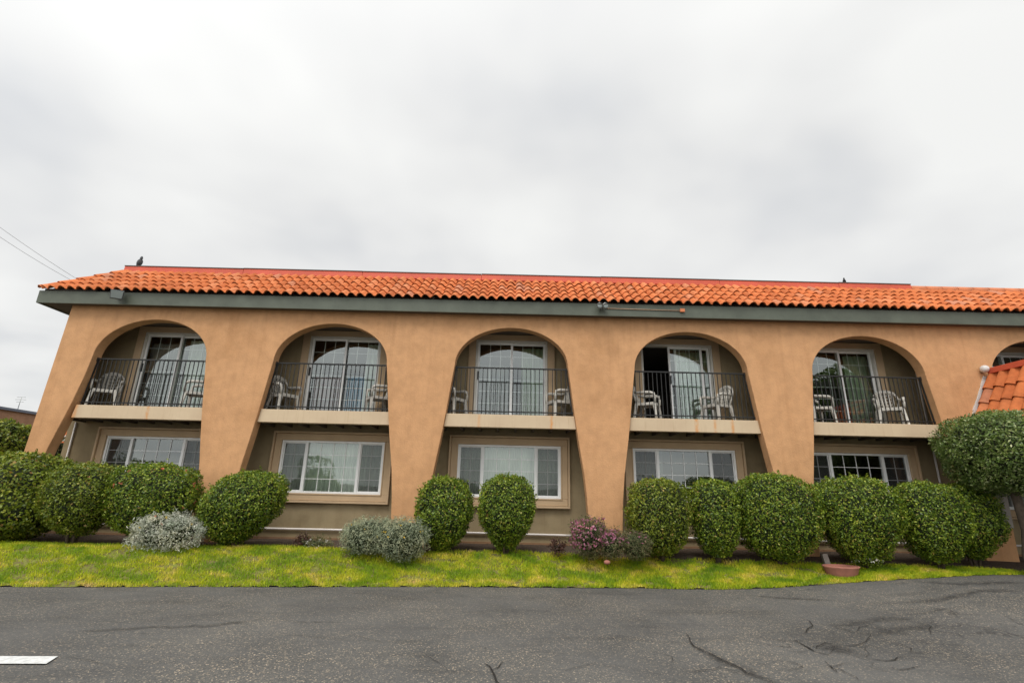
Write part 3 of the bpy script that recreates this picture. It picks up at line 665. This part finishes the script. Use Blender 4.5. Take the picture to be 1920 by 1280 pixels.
# ---------------------------------------------------------------- floodlights, box, birds
def flood(name, x, z, rz, label, mat):
    t = thing(name, (x, 10.489, z), rz, label=label, cat='lamp', group='floodlights on the fascia')
    MB().box(-.035, .035, -.02, .0, -.04, .05).build('bracket', M_DARKM, t); 
    MB().tube([(0, -.01, 0), (.01, -.07, -.01)], .014).build('arm', M_DARKM, t)
    mb = MB(); mb.hexa([(-.09,-.20,-.10),(.09,-.20,-.10),(.06,-.07,-.06),(-.06,-.07,-.06),(-.10,-.235,.05),(.10,-.235,.05),(.065,-.08,.07),(-.065,-.08,.07)])
    mb.build('housing', mat, t, .008)
    t.scale = (1.3, 1.2, 1.35)
    MB().hexa([(-.075,-.215,-.085),(.075,-.215,-.085),(.075,-.205,-.085),(-.075,-.205,-.085),(-.085,-.242,.035),(.085,-.242,.035),(.085,-.23,.035),(-.085,-.23,.035)]).build('lens', M_LENS, t)
flood('floodlight', -8.9, 5.54, .45, 'small dark floodlight on the fascia above the leftmost arch', M_DARKM)
t2 = thing('floodlight', (2.0, 10.489, 5.55), 0, label='shiny double lamp floodlight on the fascia right of the middle arch', cat='lamp', group='floodlights on the fascia')
MB().box(-.04, .04, -.02, 0, -.05, .05).build('bracket', M_GREYM, t2)
for s in (-1, 1):
    MB().tube([(0, -.01, -.02), (s*.05, -.06, .0), (s*.06, -.12, .02)], [.016, .03, .02], 10).build('arm', M_GREYM, t2)
    hd = MB().tube([(s*.05, -.09, .04), (s*.06, -.15, .015), (s*.065, -.21, -.03)], [.03, .055, .07], 14).build('lamp_head', M_GREYM, t2)
    MB().ball((s*.067, -.217, -.035), (.055, .012, .055)).build('lens', M_LENS, hd)
part(MB().tube([(2.08, 10.475, 5.535), (3.78, 10.475, 5.52)], .010, 8), 'fascia_conduit', M_COND)
part(MB().box(3.78, 3.885, 10.445, 10.489, 5.485, 5.565), 'junction_box', M_SALMON, bevel=.006)
M_BIRD = simple('bird_grey', (.10, .11, .12), .8, .25, 30); M_BIRD2 = simple('bird_dark', (.02, .02, .022), .7, .2, 30)
def bird(x, z, s, rz, mat, label):
    t = thing('bird', (x, RY+.05, z), rz, label=label, cat='bird', group='birds perched on the roof ridge')
    prof = [(-.155, .045, .004), (-.10, .055, .020), (-.045, .075, .038), (0, .10, .052), (.035, .135, .050), (.055, .165, .034), (.062, .185, .027), (.068, .205, .027), (.078, .222, .020), (.088, .232, .006)]
    MB().tube([(0, -a*s, b*s) for a, b, r in prof], [r*s for a, b, r in prof], 10).build('body', mat, t)
    MB().tube([(0, -.085*s, .212*s), (0, -.112*s, .207*s)], [.008*s, .001*s], 6).build('beak', M_BIRD2, t)
    for q in (-1, 1): MB().tube([(q*.015*s, -.01*s, .06*s), (q*.015*s, -.015*s, 0)], .004*s, 5).build('leg', M_TERRA, t)
bird(-9.72, RZ+.15, 1.25, .9, M_BIRD, 'grey pigeon perched at the left end of the roof ridge')
bird(8.58, RZ+.135, .75, -.6, M_BIRD2, 'tiny dark bird on the ridge above the fifth arch')

# ---------------------------------------------------------------- entry wing at the right
WG = thing('entry_wing', (0, 0, 0)); tag(WG, 'low tiled roof with red coping jutting out at the right edge', 'building wing')
wx, wz = 10.60, 4.20
ws = Vector((.47, 0, .883)).normalized(); wn_ = Vector((-ws.z, 0, ws.x))
V, Fq = [], []
wl = 1.75; base = Vector((wx, 10.66, wz)) - ws*wl
tile_sheet(V, Fq, base, Vector((0, -1, 0)), ws, wn_, 13, 5, .25, wl/5, .26, lambda i, j: True, hgt=.07)
wr = raw('roof', V, Fq, M_TILE, WG, smooth=True); eg = wr.modifiers.new('edges', 'EDGE_SPLIT'); eg.split_angle = math.radians(50)
b2 = Vector((wx, 0, wz)); b3 = b2 - ws*wl
part(MB().hexa([(b3.x+.03, 7.3, b3.z-.02), (b3.x+.1, 7.3, b3.z-.02), (b3.x+.1, 10.69, b3.z-.02), (b3.x+.03, 10.69, b3.z-.02), (wx+.03, 7.3, wz), (wx+.1, 7.3, wz), (wx+.1, 10.69, wz), (wx+.03, 10.69, wz)]), 'roof_deck', M_ROOFTOP, WG)
part(MB().box(wx-.06, wx+.14, 7.3, 10.60, wz+.05, wz+.17), 'ridge_coping', M_RED, WG, bevel=.006)
part(MB().box(wx+.10, 15.5, 7.3, 10.69, wz-.1, wz+.04), 'flat_roof', M_ROOFTOP, WG)
part(MB().box(b3.x-.03, b3.x+.02, 7.3, 10.69, b3.z-.26, b3.z), 'fascia', M_FASCIA, WG)
part(MB().box(b3.x+.02, 15.5, 7.3, 10.69, b3.z-.28, b3.z-.24), 'soffit', M_SOFFIT, WG)
e0 = Vector((wx-.03, 10.665, wz)); e1 = e0 - ws*wl
fl = MB(); pts = [e0.lerp(e1, k/14) for k in range(15)]
for a, b_ in zip(pts, pts[1:]):
    r = random.uniform(-.012, .012); fl.hexa([(a.x-.055+r, 10.672, a.z+.02), (b_.x-.055+r, 10.672, b_.z+.02), (b_.x-.055+r, 10.697, b_.z+.02), (a.x-.055+r, 10.697, a.z+.02), (a.x, 10.672, a.z), (b_.x, 10.672, b_.z), (b_.x, 10.697, b_.z), (a.x, 10.697, a.z)])
part(fl, 'wall_flashing', M_WHITEP, WG)
sx0, sz0 = at(1862, 892, 10.4); sx1, sz1 = at(1902, 990, 10.4)
part(MB().hexa([(sx1-.30, 10.4, sz1), (sx1+.0, 10.4, sz1), (sx1+.0, 10.52, sz1), (sx1-.30, 10.52, sz1), (sx0-.0, 10.4, sz0+.5), (sx0+.22, 10.4, sz0+.5), (sx0+.22, 10.52, sz0+.5), (sx0-.0, 10.52, sz0+.5)]), 'pale_board', simple('pale_board_paint', (.36, .32, .28), .7, .12, 5), WG, bevel=.01)
t = thing('globe_lamp', (10.50, 10.60, 4.36), label='small white globe on the end of the red coping', cat='lamp')
MB().ball((0, 0, 0), .085, 3).build('globe', M_WHITEP, t); MB().tube([(0, .02, -.02), (0, .1, -.06)], .02).build('mount', M_GREYM, t)

# ---------------------------------------------------------------- shrubs
def shrub_map(dirs, c, r, taper, sq, seed, amp):
    nx_, ny_, nz_ = dirs[:, 0], dirs[:, 1], dirs[:, 2]
    pw = 2.0/sq
    s = lambda a: np.sign(a)*np.abs(a)**pw
    nrm = (np.abs(nx_)**sq + np.abs(ny_)**sq + np.abs(nz_)**sq)**(-1/sq)
    P = dirs*nrm[:, None]
    lob = np.zeros(len(dirs)); rs = np.random.default_rng(seed)
    for k in range(14):
        q = rs.normal(size=3)*(1.5 + k*.55); lob += np.sin(P @ q + rs.uniform(0, 6.28))/(1.5+k*.35)
    for k in range(12):
        q = rs.normal(size=3); q = q/np.linalg.norm(q)*rs.uniform(9, 15); lob += .34*np.sin(P @ q + rs.uniform(0, 6.28))
    f = 1 + amp*lob*.35
    tp = 1 - taper*np.clip(-P[:, 2], 0, 1)**1.3
    return np.stack([c[0]+P[:, 0]*r[0]*f*tp, c[1]+P[:, 1]*r[1]*f*tp, c[2]+P[:, 2]*r[2]*(1+amp*lob*.2)], 1)
def leaves(P, nrm, size, asp, rs, spread=.9):
    n = len(P); d = nrm + rs.normal(size=(n, 3))*spread; d /= np.linalg.norm(d, axis=1)[:, None]
    a = np.cross(d, rs.normal(size=(n, 3))); a /= np.linalg.norm(a, axis=1)[:, None]; b = np.cross(d, a)
    sz = size*rs.uniform(.6, 1.25, n)[:, None]
    v0 = P - a*sz; v2 = P + a*sz; v1 = P + b*sz*asp + d*sz*.15; v3 = P - b*sz*asp + d*sz*.15
    return np.stack([v0, v1, v2, v3], 1).reshape(-1, 3)
def shrub(name, u0, u1, vt, vb, y, ry, label, cat='shrub', group=None, mat=M_LEAF, taper=.35, sq=2.5, leaf=.023, asp=.55, seed=1, amp=.10, dens=1.0, stem=True, spread=.75, core=.86, lean=0, fuzz=.045, zlow=None, flowers=(), sprigs=28):
    rs = np.random.default_rng(seed)
    mv = (vt+vb)/2; x0 = at(u0, mv, y)[0]; x1 = at(u1, mv, y)[0]; zt = at((u0+u1)/2, vt, y)[1]
    zb = zlow if zlow is not None else at((u0+u1)/2, vb, y - ry*.5)[1]
    cx, rx, cz, rz = (x0+x1)/2, (x1-x0)/2*.96, (zt+zb)/2, (zt-zb)/2*.97
    root = thing(name, (cx, y, .40)); tag(root, label, cat, group)
    c = (0, 0, cz-.40); r = (rx, ry, rz)
    area = 4*math.pi*((rx*ry)**1.6+(rx*rz)**1.6+(ry*rz)**1.6)**(1/1.6)/3**(1/1.6)
    n = int(min(26000, 1.9*dens*area/(leaf*leaf*asp*2)))
    D = rs.normal(size=(n, 3)); D /= np.linalg.norm(D, axis=1)[:, None]
    P = shrub_map(D, c, r, taper, sq, seed, amp)
    ctr = np.array(c); dep = rs.beta(1.2, 4, n)*.16 - fuzz*rs.random(n)**2
    cl = np.sin(P @ np.array([9., 7, 11])+seed)*np.sin(P @ np.array([-8., 13, 6]))   # clumps
    out_ = (P-ctr); ol = np.linalg.norm(out_, axis=1)[:, None]; P = P - out_/ol*(dep + .02*(cl < 0))[:, None]
    P[:, 0] += lean*(P[:, 2]-ctr[2])
    V = [leaves(P, out_/ol, leaf, asp, rs, spread)]
    # stray sprigs standing out of the clipped surface
    ns = sprigs
    for k in range(ns):
        d = rs.normal(size=3); d[2] = abs(d[2])*.8; d /= np.linalg.norm(d); p0 = shrub_map(d[None], c, r, taper, sq, seed, amp)[0]; p0[0] += lean*(p0[2]-ctr[2])
        dd = d + rs.normal(size=3)*.3 + np.array([0, 0, .5]); dd /= np.linalg.norm(dd); L_ = rs.uniform(.04, .12); m_ = int(10)
        Q = p0 + dd*L_*rs.random((m_, 1)) + rs.normal(size=(m_, 3))*.010; V.append(leaves(Q, np.tile(dd, (m_, 1)), leaf, asp, rs, 1.2))
    V = np.concatenate(V); nl = len(V)//4
    # dark inner mass
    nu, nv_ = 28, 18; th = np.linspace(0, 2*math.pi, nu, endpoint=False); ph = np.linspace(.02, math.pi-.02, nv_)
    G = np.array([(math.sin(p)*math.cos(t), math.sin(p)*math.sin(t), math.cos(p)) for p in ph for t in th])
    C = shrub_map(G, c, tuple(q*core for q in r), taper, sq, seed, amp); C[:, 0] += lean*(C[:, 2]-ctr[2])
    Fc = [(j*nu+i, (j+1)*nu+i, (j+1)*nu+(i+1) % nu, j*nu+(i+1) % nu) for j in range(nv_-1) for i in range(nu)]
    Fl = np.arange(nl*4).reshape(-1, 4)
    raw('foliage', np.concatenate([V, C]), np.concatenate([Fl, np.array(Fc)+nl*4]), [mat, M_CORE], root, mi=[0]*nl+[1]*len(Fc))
    if stem:
        mb = MB()
        for k in range(5):
            a = rs.uniform(0, 6.28); rr = rs.uniform(.03, rx*.3); mb.tube([(rr*.5*math.cos(a), rr*.5*math.sin(a), -.06), (rr*math.cos(a), rr*math.sin(a), max(.1, cz-.4-rz*.55)), (rx*.5*math.cos(a), ry*.5*math.sin(a), cz-.4)], [.026, .02, .01], 6)
        mb.build('stems', M_BARK, root)
    for fm, cnt, fs_, zmin, fn in flowers:
        D = rs.normal(size=(cnt*4, 3)); D /= np.linalg.norm(D, axis=1)[:, None]; D = D[D[:, 2] > zmin][:cnt]
        Q = shrub_map(D, c, r, taper, sq, seed, amp)*1.0; Q = Q + (Q-ctr)*.03; m_ = 5
        Q2 = (Q[:, None, :] + rs.normal(size=(len(Q), m_, 3))*fs_*.6).reshape(-1, 3); Dn = np.repeat(D, m_, 0)
        v = leaves(Q2, Dn, fs_, .8, rs, .7); raw(fn, v, np.arange(len(v)).reshape(-1, 4), fm, root)
    return root
GB = 'clipped green shrubs along the motel'
shrub('clipped_shrub', -110, 135, 846, 1022, 10.1, .70, 'large loose green shrub at the left edge of the picture', group=GB, mat=M_LEAFY, seed=3, amp=.16, leaf=.033, taper=.1, sprigs=60, sq=2.6)
shrub('clipped_shrub', 84, 222, 866, 1008, 9.75, .50, 'green shrub between the large left edge shrub and the silver leaved plant', group=GB, seed=4, mat=M_LEAFY, amp=.12, taper=.25, sprigs=25)
shrub('clipped_shrub', 200, 368, 868, 1010, 9.95, .60, 'wide clipped shrub with a few red flowers behind the silver leaved plant', group=GB, seed=5, amp=.10, sq=3.0, taper=.3, flowers=[(M_REDF, 16, .018, -.2, 'red_flowers')])
shrub('clipped_shrub', 378, 528, 880, 1030, 10.0, .60, 'round clipped shrub leaning right beneath the second window', group=GB, seed=6, amp=.09, taper=.55, lean=.20)
shrub('clipped_shrub', 779, 887, 893, 1035, 10.15, .50, 'uneven shrub with a twiggy top left of the middle window', group=GB, seed=7, amp=.15, taper=.35, sprigs=30)
shrub('clipped_shrub', 895, 1004, 890, 1034, 10.15, .50, 'tidy egg shaped shrub standing before the middle window', group=GB, seed=8, amp=.08, taper=.5, sq=2.8)
shrub('clipped_shrub', 1177, 1291, 898, 1045, 10.1, .52, 'boxy clipped shrub behind the brownish heath plant', group=GB, seed=9, amp=.07, sq=3.3, taper=.3, mat=M_LEAFY)
shrub('clipped_shrub', 1296, 1384, 898, 1046, 10.1, .46, 'narrow clipped shrub between two wider ones below the fourth window', group=GB, seed=10, amp=.08, sq=3.0, taper=.25)
shrub('clipped_shrub', 1380, 1532, 888, 1054, 10.05, .62, 'widest dark shrub in front of the fourth pillar', group=GB, seed=11, amp=.09, sq=2.9, taper=.2)
shrub('clipped_shrub', 1530, 1684, 893, 1056, 9.95, .56, 'rounded green shrub above the terracotta planter', group=GB, seed=12, amp=.10, sq=2.7, taper=.3, sprigs=30)
shrub('clipped_shrub', 1686, 1806, 901, 1058, 9.9, .52, 'green shrub in the middle of the three at the right', group=GB, seed=13, amp=.10, sq=2.7, taper=.25, sprigs=20)
shrub('clipped_shrub', 1762, 1868, 905, 1050, 10.15, .50, 'green shrub beside the pillar and below the topiary tree', group=GB, seed=14, amp=.11, sq=2.6, taper=.45, sprigs=20)
shrub('silver_shrub', 258, 380, 962, 1032, 9.6, .42, 'silvery white leaved plant with small red and yellow flowers', seed=21, mat=M_SILVER, leaf=.030, asp=.22, amp=.25, dens=.62, stem=False, spread=1.4, core=.72, fuzz=.14, taper=.1, sprigs=110, flowers=[(M_REDF, 12, .014, .3, 'red_flowers'), (M_YEL, 12, .012, .2, 'yellow_flowers')])
shrub('lavender_shrub', 643, 742, 974, 1040, 9.75, .42, 'grey green lavender mound, left of the pair under the third pillar', group='grey green mounds', seed=22, mat=M_LAV, leaf=.030, asp=.14, amp=.16, dens=.5, stem=False, spread=.9, core=.84, fuzz=.10, taper=.1, sprigs=90, flowers=[(M_YEL, 10, .010, 0, 'yellow_flowers')])
shrub('lavender_shrub', 708, 799, 974, 1050, 9.6, .42, 'grey green lavender mound with yellow flowers, right of the pair', group='grey green mounds', seed=23, mat=M_LAV, leaf=.030, asp=.14, amp=.16, dens=.5, stem=False, spread=.9, core=.84, fuzz=.10, taper=.1, sprigs=90, flowers=[(M_YEL, 22, .012, .1, 'yellow_flowers')])
shrub('flowering_shrub', 1072, 1140, 972, 1046, 9.85, .30, 'tall pink flowering plant at the foot of the pillar', seed=24, mat=M_MIXG, leaf=.02, asp=.3, amp=.28, dens=.6, stem=False, spread=1.3, core=.7, fuzz=.1, taper=.25, sprigs=50, flowers=[(M_PINK, 330, .018, -.5, 'pink_flowers')], group='pink flowering plants')
shrub('flowering_shrub', 1122, 1172, 995, 1046, 9.75, .26, 'low pink topped plant beside the brownish heath', seed=25, mat=M_MIXG, leaf=.02, asp=.3, amp=.25, dens=.6, stem=False, spread=1.3, core=.7, fuzz=.09, taper=.2, sprigs=40, flowers=[(M_PINK, 120, .017, .0, 'pink_flowers')], group='pink flowering plants')
shrub('heath_shrub', 1162, 1220, 998, 1048, 9.75, .28, 'brownish green heath plant right of the pink flowers', seed=26, mat=M_MIXG, leaf=.02, asp=.25, amp=.2, dens=.7, stem=False, spread=1.2, core=.78, fuzz=.08, taper=.2, sprigs=50, flowers=[(M_PINK, 45, .012, .1, 'faded_flowers')])
shrub('daisy_plant', 572, 622, 1010, 1030, 10.15, .20, 'low plant with tiny white daisies under the second window', seed=27, mat=M_MIXG, leaf=.018, asp=.35, amp=.3, dens=.4, stem=False, spread=1.3, core=.5, fuzz=.08, taper=0, sprigs=40, flowers=[(M_WHF, 60, .010, -.4, 'white_flowers')])
shrub('purple_plant', 556, 576, 1006, 1028, 10.2, .13, 'small dark purple leaved plant next to the white daisies', seed=28, mat=M_PURPL, leaf=.022, asp=.4, amp=.3, dens=.6, stem=False, spread=1.3, core=.5, fuzz=.1, taper=0, sprigs=30, group='small dark purple plants')
shrub('purple_plant', 1034, 1056, 1016, 1038, 10.05, .13, 'small dark purple leaved plant left of the pink flowers', seed=29, mat=M_PURPL, leaf=.022, asp=.4, amp=.3, dens=.6, stem=False, spread=1.3, core=.5, fuzz=.1, taper=0, sprigs=30, group='small dark purple plants')
shrub('daisy_plant', 1600, 1652, 1042, 1062, 9.85, .16, 'white daisies right of the terracotta planter', seed=30, mat=M_LEAF, leaf=.018, asp=.4, amp=.3, dens=.4, stem=False, spread=1.3, core=.5, fuzz=.06, taper=0, sprigs=20, flowers=[(M_WHF, 55, .010, -.2, 'white_flowers')])
# behind the left end
shrub('background_shrub', -60, 44, 786, 890, 13.0, .9, 'dark shrub behind the building corner at the left edge', seed=31, mat=M_LEAFY, leaf=.04, amp=.18, taper=.1, sprigs=40)
shrub('background_shrub', 92, 122, 818, 900, 14.5, .35, 'pale flowered plant seen through the gap beside the first pillar', seed=32, mat=M_MIXG, leaf=.035, amp=.3, dens=.6, taper=0, core=.7, sprigs=30, flowers=[(M_WHF, 24, .03, 0, 'pale_flowers')])
# terracotta planter
cx_, cz_ = at(1575, 1052, 9.72)
t = thing('terracotta_planter', (cx_, 9.72, .17), label='low terracotta bowl half sunk in the soil at the lawn edge', cat='planter')
mb = MB(); prof = [(.20, -.02), (.27, .08), (.30, .17), (.32, .19), (.32, .21), (.285, .21), (.27, .16), (.1, .15)]; nseg = 28; rings = []
for r, z in prof: rings.append([mb.bm.verts.new((r*math.cos(2*math.pi*k/nseg), r*.7*math.sin(2*math.pi*k/nseg), z)) for k in range(nseg)])
for a, b_ in zip(rings, rings[1:]):
    for k in range(nseg): f = mb.bm.faces.new((a[k], a[(k+1)%nseg], b_[(k+1)%nseg], b_[k])); f.smooth = True
mb.bm.faces.new(rings[-1]); mb.build('bowl', M_TERRA, t)
px_, pz_ = at(1549, 1035, 10.0)
tag(MB().hexa([(px_-.05, 9.97, .3), (px_+.05, 9.97, .3), (px_+.05, 10.03, .3), (px_-.05, 10.03, .3), (px_-.09, 9.98, .54), (px_+.01, 9.98, .55), (px_+.01, 10.04, .53), (px_-.09, 10.04, .53)]).build('wooden_stake', M_WOODG, None, .006), 'short weathered grey stake behind the terracotta planter', 'stake')
px_, _ = at(1138, 1043, 9.6)
tag(MB().ball((px_, 9.6, .36), (.06, .045, .04)).build('garden_stone', M_TERRA), 'small reddish stone in front of the pink flowers', 'stone')

# ---------------------------------------------------------------- topiary tree at the right
def tree(x, y, h, r, rz_, label, name='topiary_tree', mat=M_LEAFD, leaf=.03, seed=50, n=26000, lobes=9, cap=.8, group=None, base=.36, trunk_r=.09, gap=.14, ry=None):
    rs = np.random.default_rng(seed); t = thing(name, (x, y, base)); tag(t, label, 'tree', group)
    ry = ry or r
    mb = MB(); pts = [(0.0, 0, -.1), (-.03, .0, .3), (.05, 0, .7), (.0, 0, h-rz_*.9), (0, 0, h)]
    mb.tube(pts, [trunk_r*1.3, trunk_r, trunk_r*.9, trunk_r*.8, trunk_r*.4], 10)
    for k in range(7):
        a = rs.uniform(0, 6.28); mb.tube([(0, 0, h-rz_*1.0), (r*.3*math.cos(a), ry*.3*math.sin(a), h-rz_*.5), (r*.8*math.cos(a), ry*.8*math.sin(a), h+rs.uniform(-.3, .5)*rz_)], [trunk_r*.6, trunk_r*.4, .012], 7)
    mb.build('trunk', M_BARK, t)
    D = rs.normal(size=(n, 3)); D /= np.linalg.norm(D, axis=1)[:, None]
    P = shrub_map(D, (0, 0, h), (r, ry, rz_), -.0, 2.6, seed, .13); c = np.array((0, 0, h))
    o = P-c; ol = np.linalg.norm(o, axis=1)[:, None]
    P = P - o/ol*(rs.beta(1.1, 3, n)*.32*min(1, r) - .05*rs.random(n)**2)[:, None]
    g = np.sin(P @ np.array([5.1, 3.2, 6.3])/max(1, r*.8)+seed) + np.sin(P @ np.array([-4.4, 6.2, 3.1])/max(1, r*.8)); P = P[g > -1.75-gap]; D = D[g > -1.75-gap]
    V = leaves(P, D, leaf, .42, rs, 1.0)
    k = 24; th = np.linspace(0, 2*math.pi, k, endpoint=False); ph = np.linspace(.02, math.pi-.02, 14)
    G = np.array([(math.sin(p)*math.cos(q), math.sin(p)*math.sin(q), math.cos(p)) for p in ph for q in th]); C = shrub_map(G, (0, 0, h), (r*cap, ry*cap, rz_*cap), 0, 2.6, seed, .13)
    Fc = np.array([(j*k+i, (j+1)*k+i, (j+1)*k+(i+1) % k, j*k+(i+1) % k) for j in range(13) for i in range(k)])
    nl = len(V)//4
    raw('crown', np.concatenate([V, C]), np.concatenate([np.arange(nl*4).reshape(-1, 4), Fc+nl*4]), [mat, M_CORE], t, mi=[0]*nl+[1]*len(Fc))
TX = at(1916, 1000, 9.5)[0]
zt = at(1850, 772, 9.5)[1]; zb = at(1850, 925, 9.5)[1]; xl = at(1760, 845, 9.5)[0]
TX = at(1922, 1000, 9.5)[0]
tree(TX, 9.5, (zt+zb)/2-.36, TX-xl-.36, (zt-zb)/2, 'flat topped topiary tree with grey trunk at the right edge', ry=1.0, cap=.82)
# trees across the lot, behind the viewer: what the glass mirrors
for i, (x, y, h, r, rz_) in enumerate([(34, -24, 7.5, 6.5, 6), (46, -26, 7, 6.5, 6), (20, -54, 2.2, 3, 1.8), (-20, -30, 2.7, 1.7, 1.5), (-46, -34, 2.6, 3, 2)]):
    tree(x, y, h, r, rz_, ['tall dense tree mirrored in the fifth window', 'tall dense tree farthest right across the lot', 'medium tree across the lot right of the viewer', 'small tree mirrored in the second window', 'low tree across the lot far to the left'][i], name='shade_tree', leaf=.28 if r > 5 else .12, seed=60+i, n=5000 if r > 5 else 2200, cap=.9 if r > 5 else .35, gap=.14 if r > 5 else -.9, group='trees across the parking lot', base=0, trunk_r=.35)

# ---------------------------------------------------------------- background left
NB = thing('neighbouring_building', label='low flat roofed tan building beyond the left corner', cat='building')
M_TAN = stucco('tan_stucco', (.42, .24, .15), (.36, .20, .13)); M_BLUEG = simple('blue_grey_coping', (.17, .19, .24), .6, .1, 3)
part(MB().box(-30, -16, 11, 17.1, .3, 3.60), 'wall', M_TAN, NB); part(MB().box(-30.1, -15.93, 10.93, 17.17, 3.60, 3.68), 'coping', M_BLUEG, NB)
an = thing('roof_antenna', (-16.3, 16.4, 3.68), label='thin faint antenna on the flat roof at the far left', cat='antenna')
MB().tube([(0, 0, 0), (0, 0, .45)], .010, 6).build('mast', M_GREYM, an)
for z, l in ((.44, .14), (.36, .18), (.28, .12)): MB().tube([(-l, 0, z), (l, .0, z)], .006, 5).build('rod', M_GREYM, an)
HB = thing('distant_house', label='distant house with a red roof seen in the gap beside the first pillar', cat='house')
part(MB().box(-46, -31, 40, 48, .3, 3.9), 'wall', M_TAN, HB)
V, Fq = [], []
tile_sheet(V, Fq, Vector((-46.5, 39.5, 3.9)), Vector((1, 0, 0)), Vector((0, .87, .5)).normalized(), Vector((0, -.5, .87)).normalized(), 50, 8, .32, .5, .33, lambda i, j: True, hgt=.08)
raw('roof', V, Fq, M_TILE, HB, smooth=True)
# power lines, far behind the roof
for (a, b_, c_) in (((-80, 368), (0, 418), (152, 519)), ((-80, 390), (0, 436), (128, 514))):
    pts = []
    P0 = at(*a, 24); P1 = at(*b_, 25); P2 = at(*c_, 27)
    p0, p1, p2 = Vector((P0[0], 24, P0[1])), Vector((P1[0], 25, P1[1])), Vector((P2[0], 27, P2[1])); e_ = p2 + (p2-p1)*.8
    for t_ in np.linspace(0, 1, 24):
        q = p0.lerp(e_, t_); q.z -= .25*math.sin(math.pi*t_); pts.append(q)
    tag(MB().tube(pts, .011, 5).build('power_line', M_CABLE), 'upper power line crossing the sky at the far left' if a[1] == 368 else 'lower power line crossing the sky at the far left', 'power line', 'power lines')
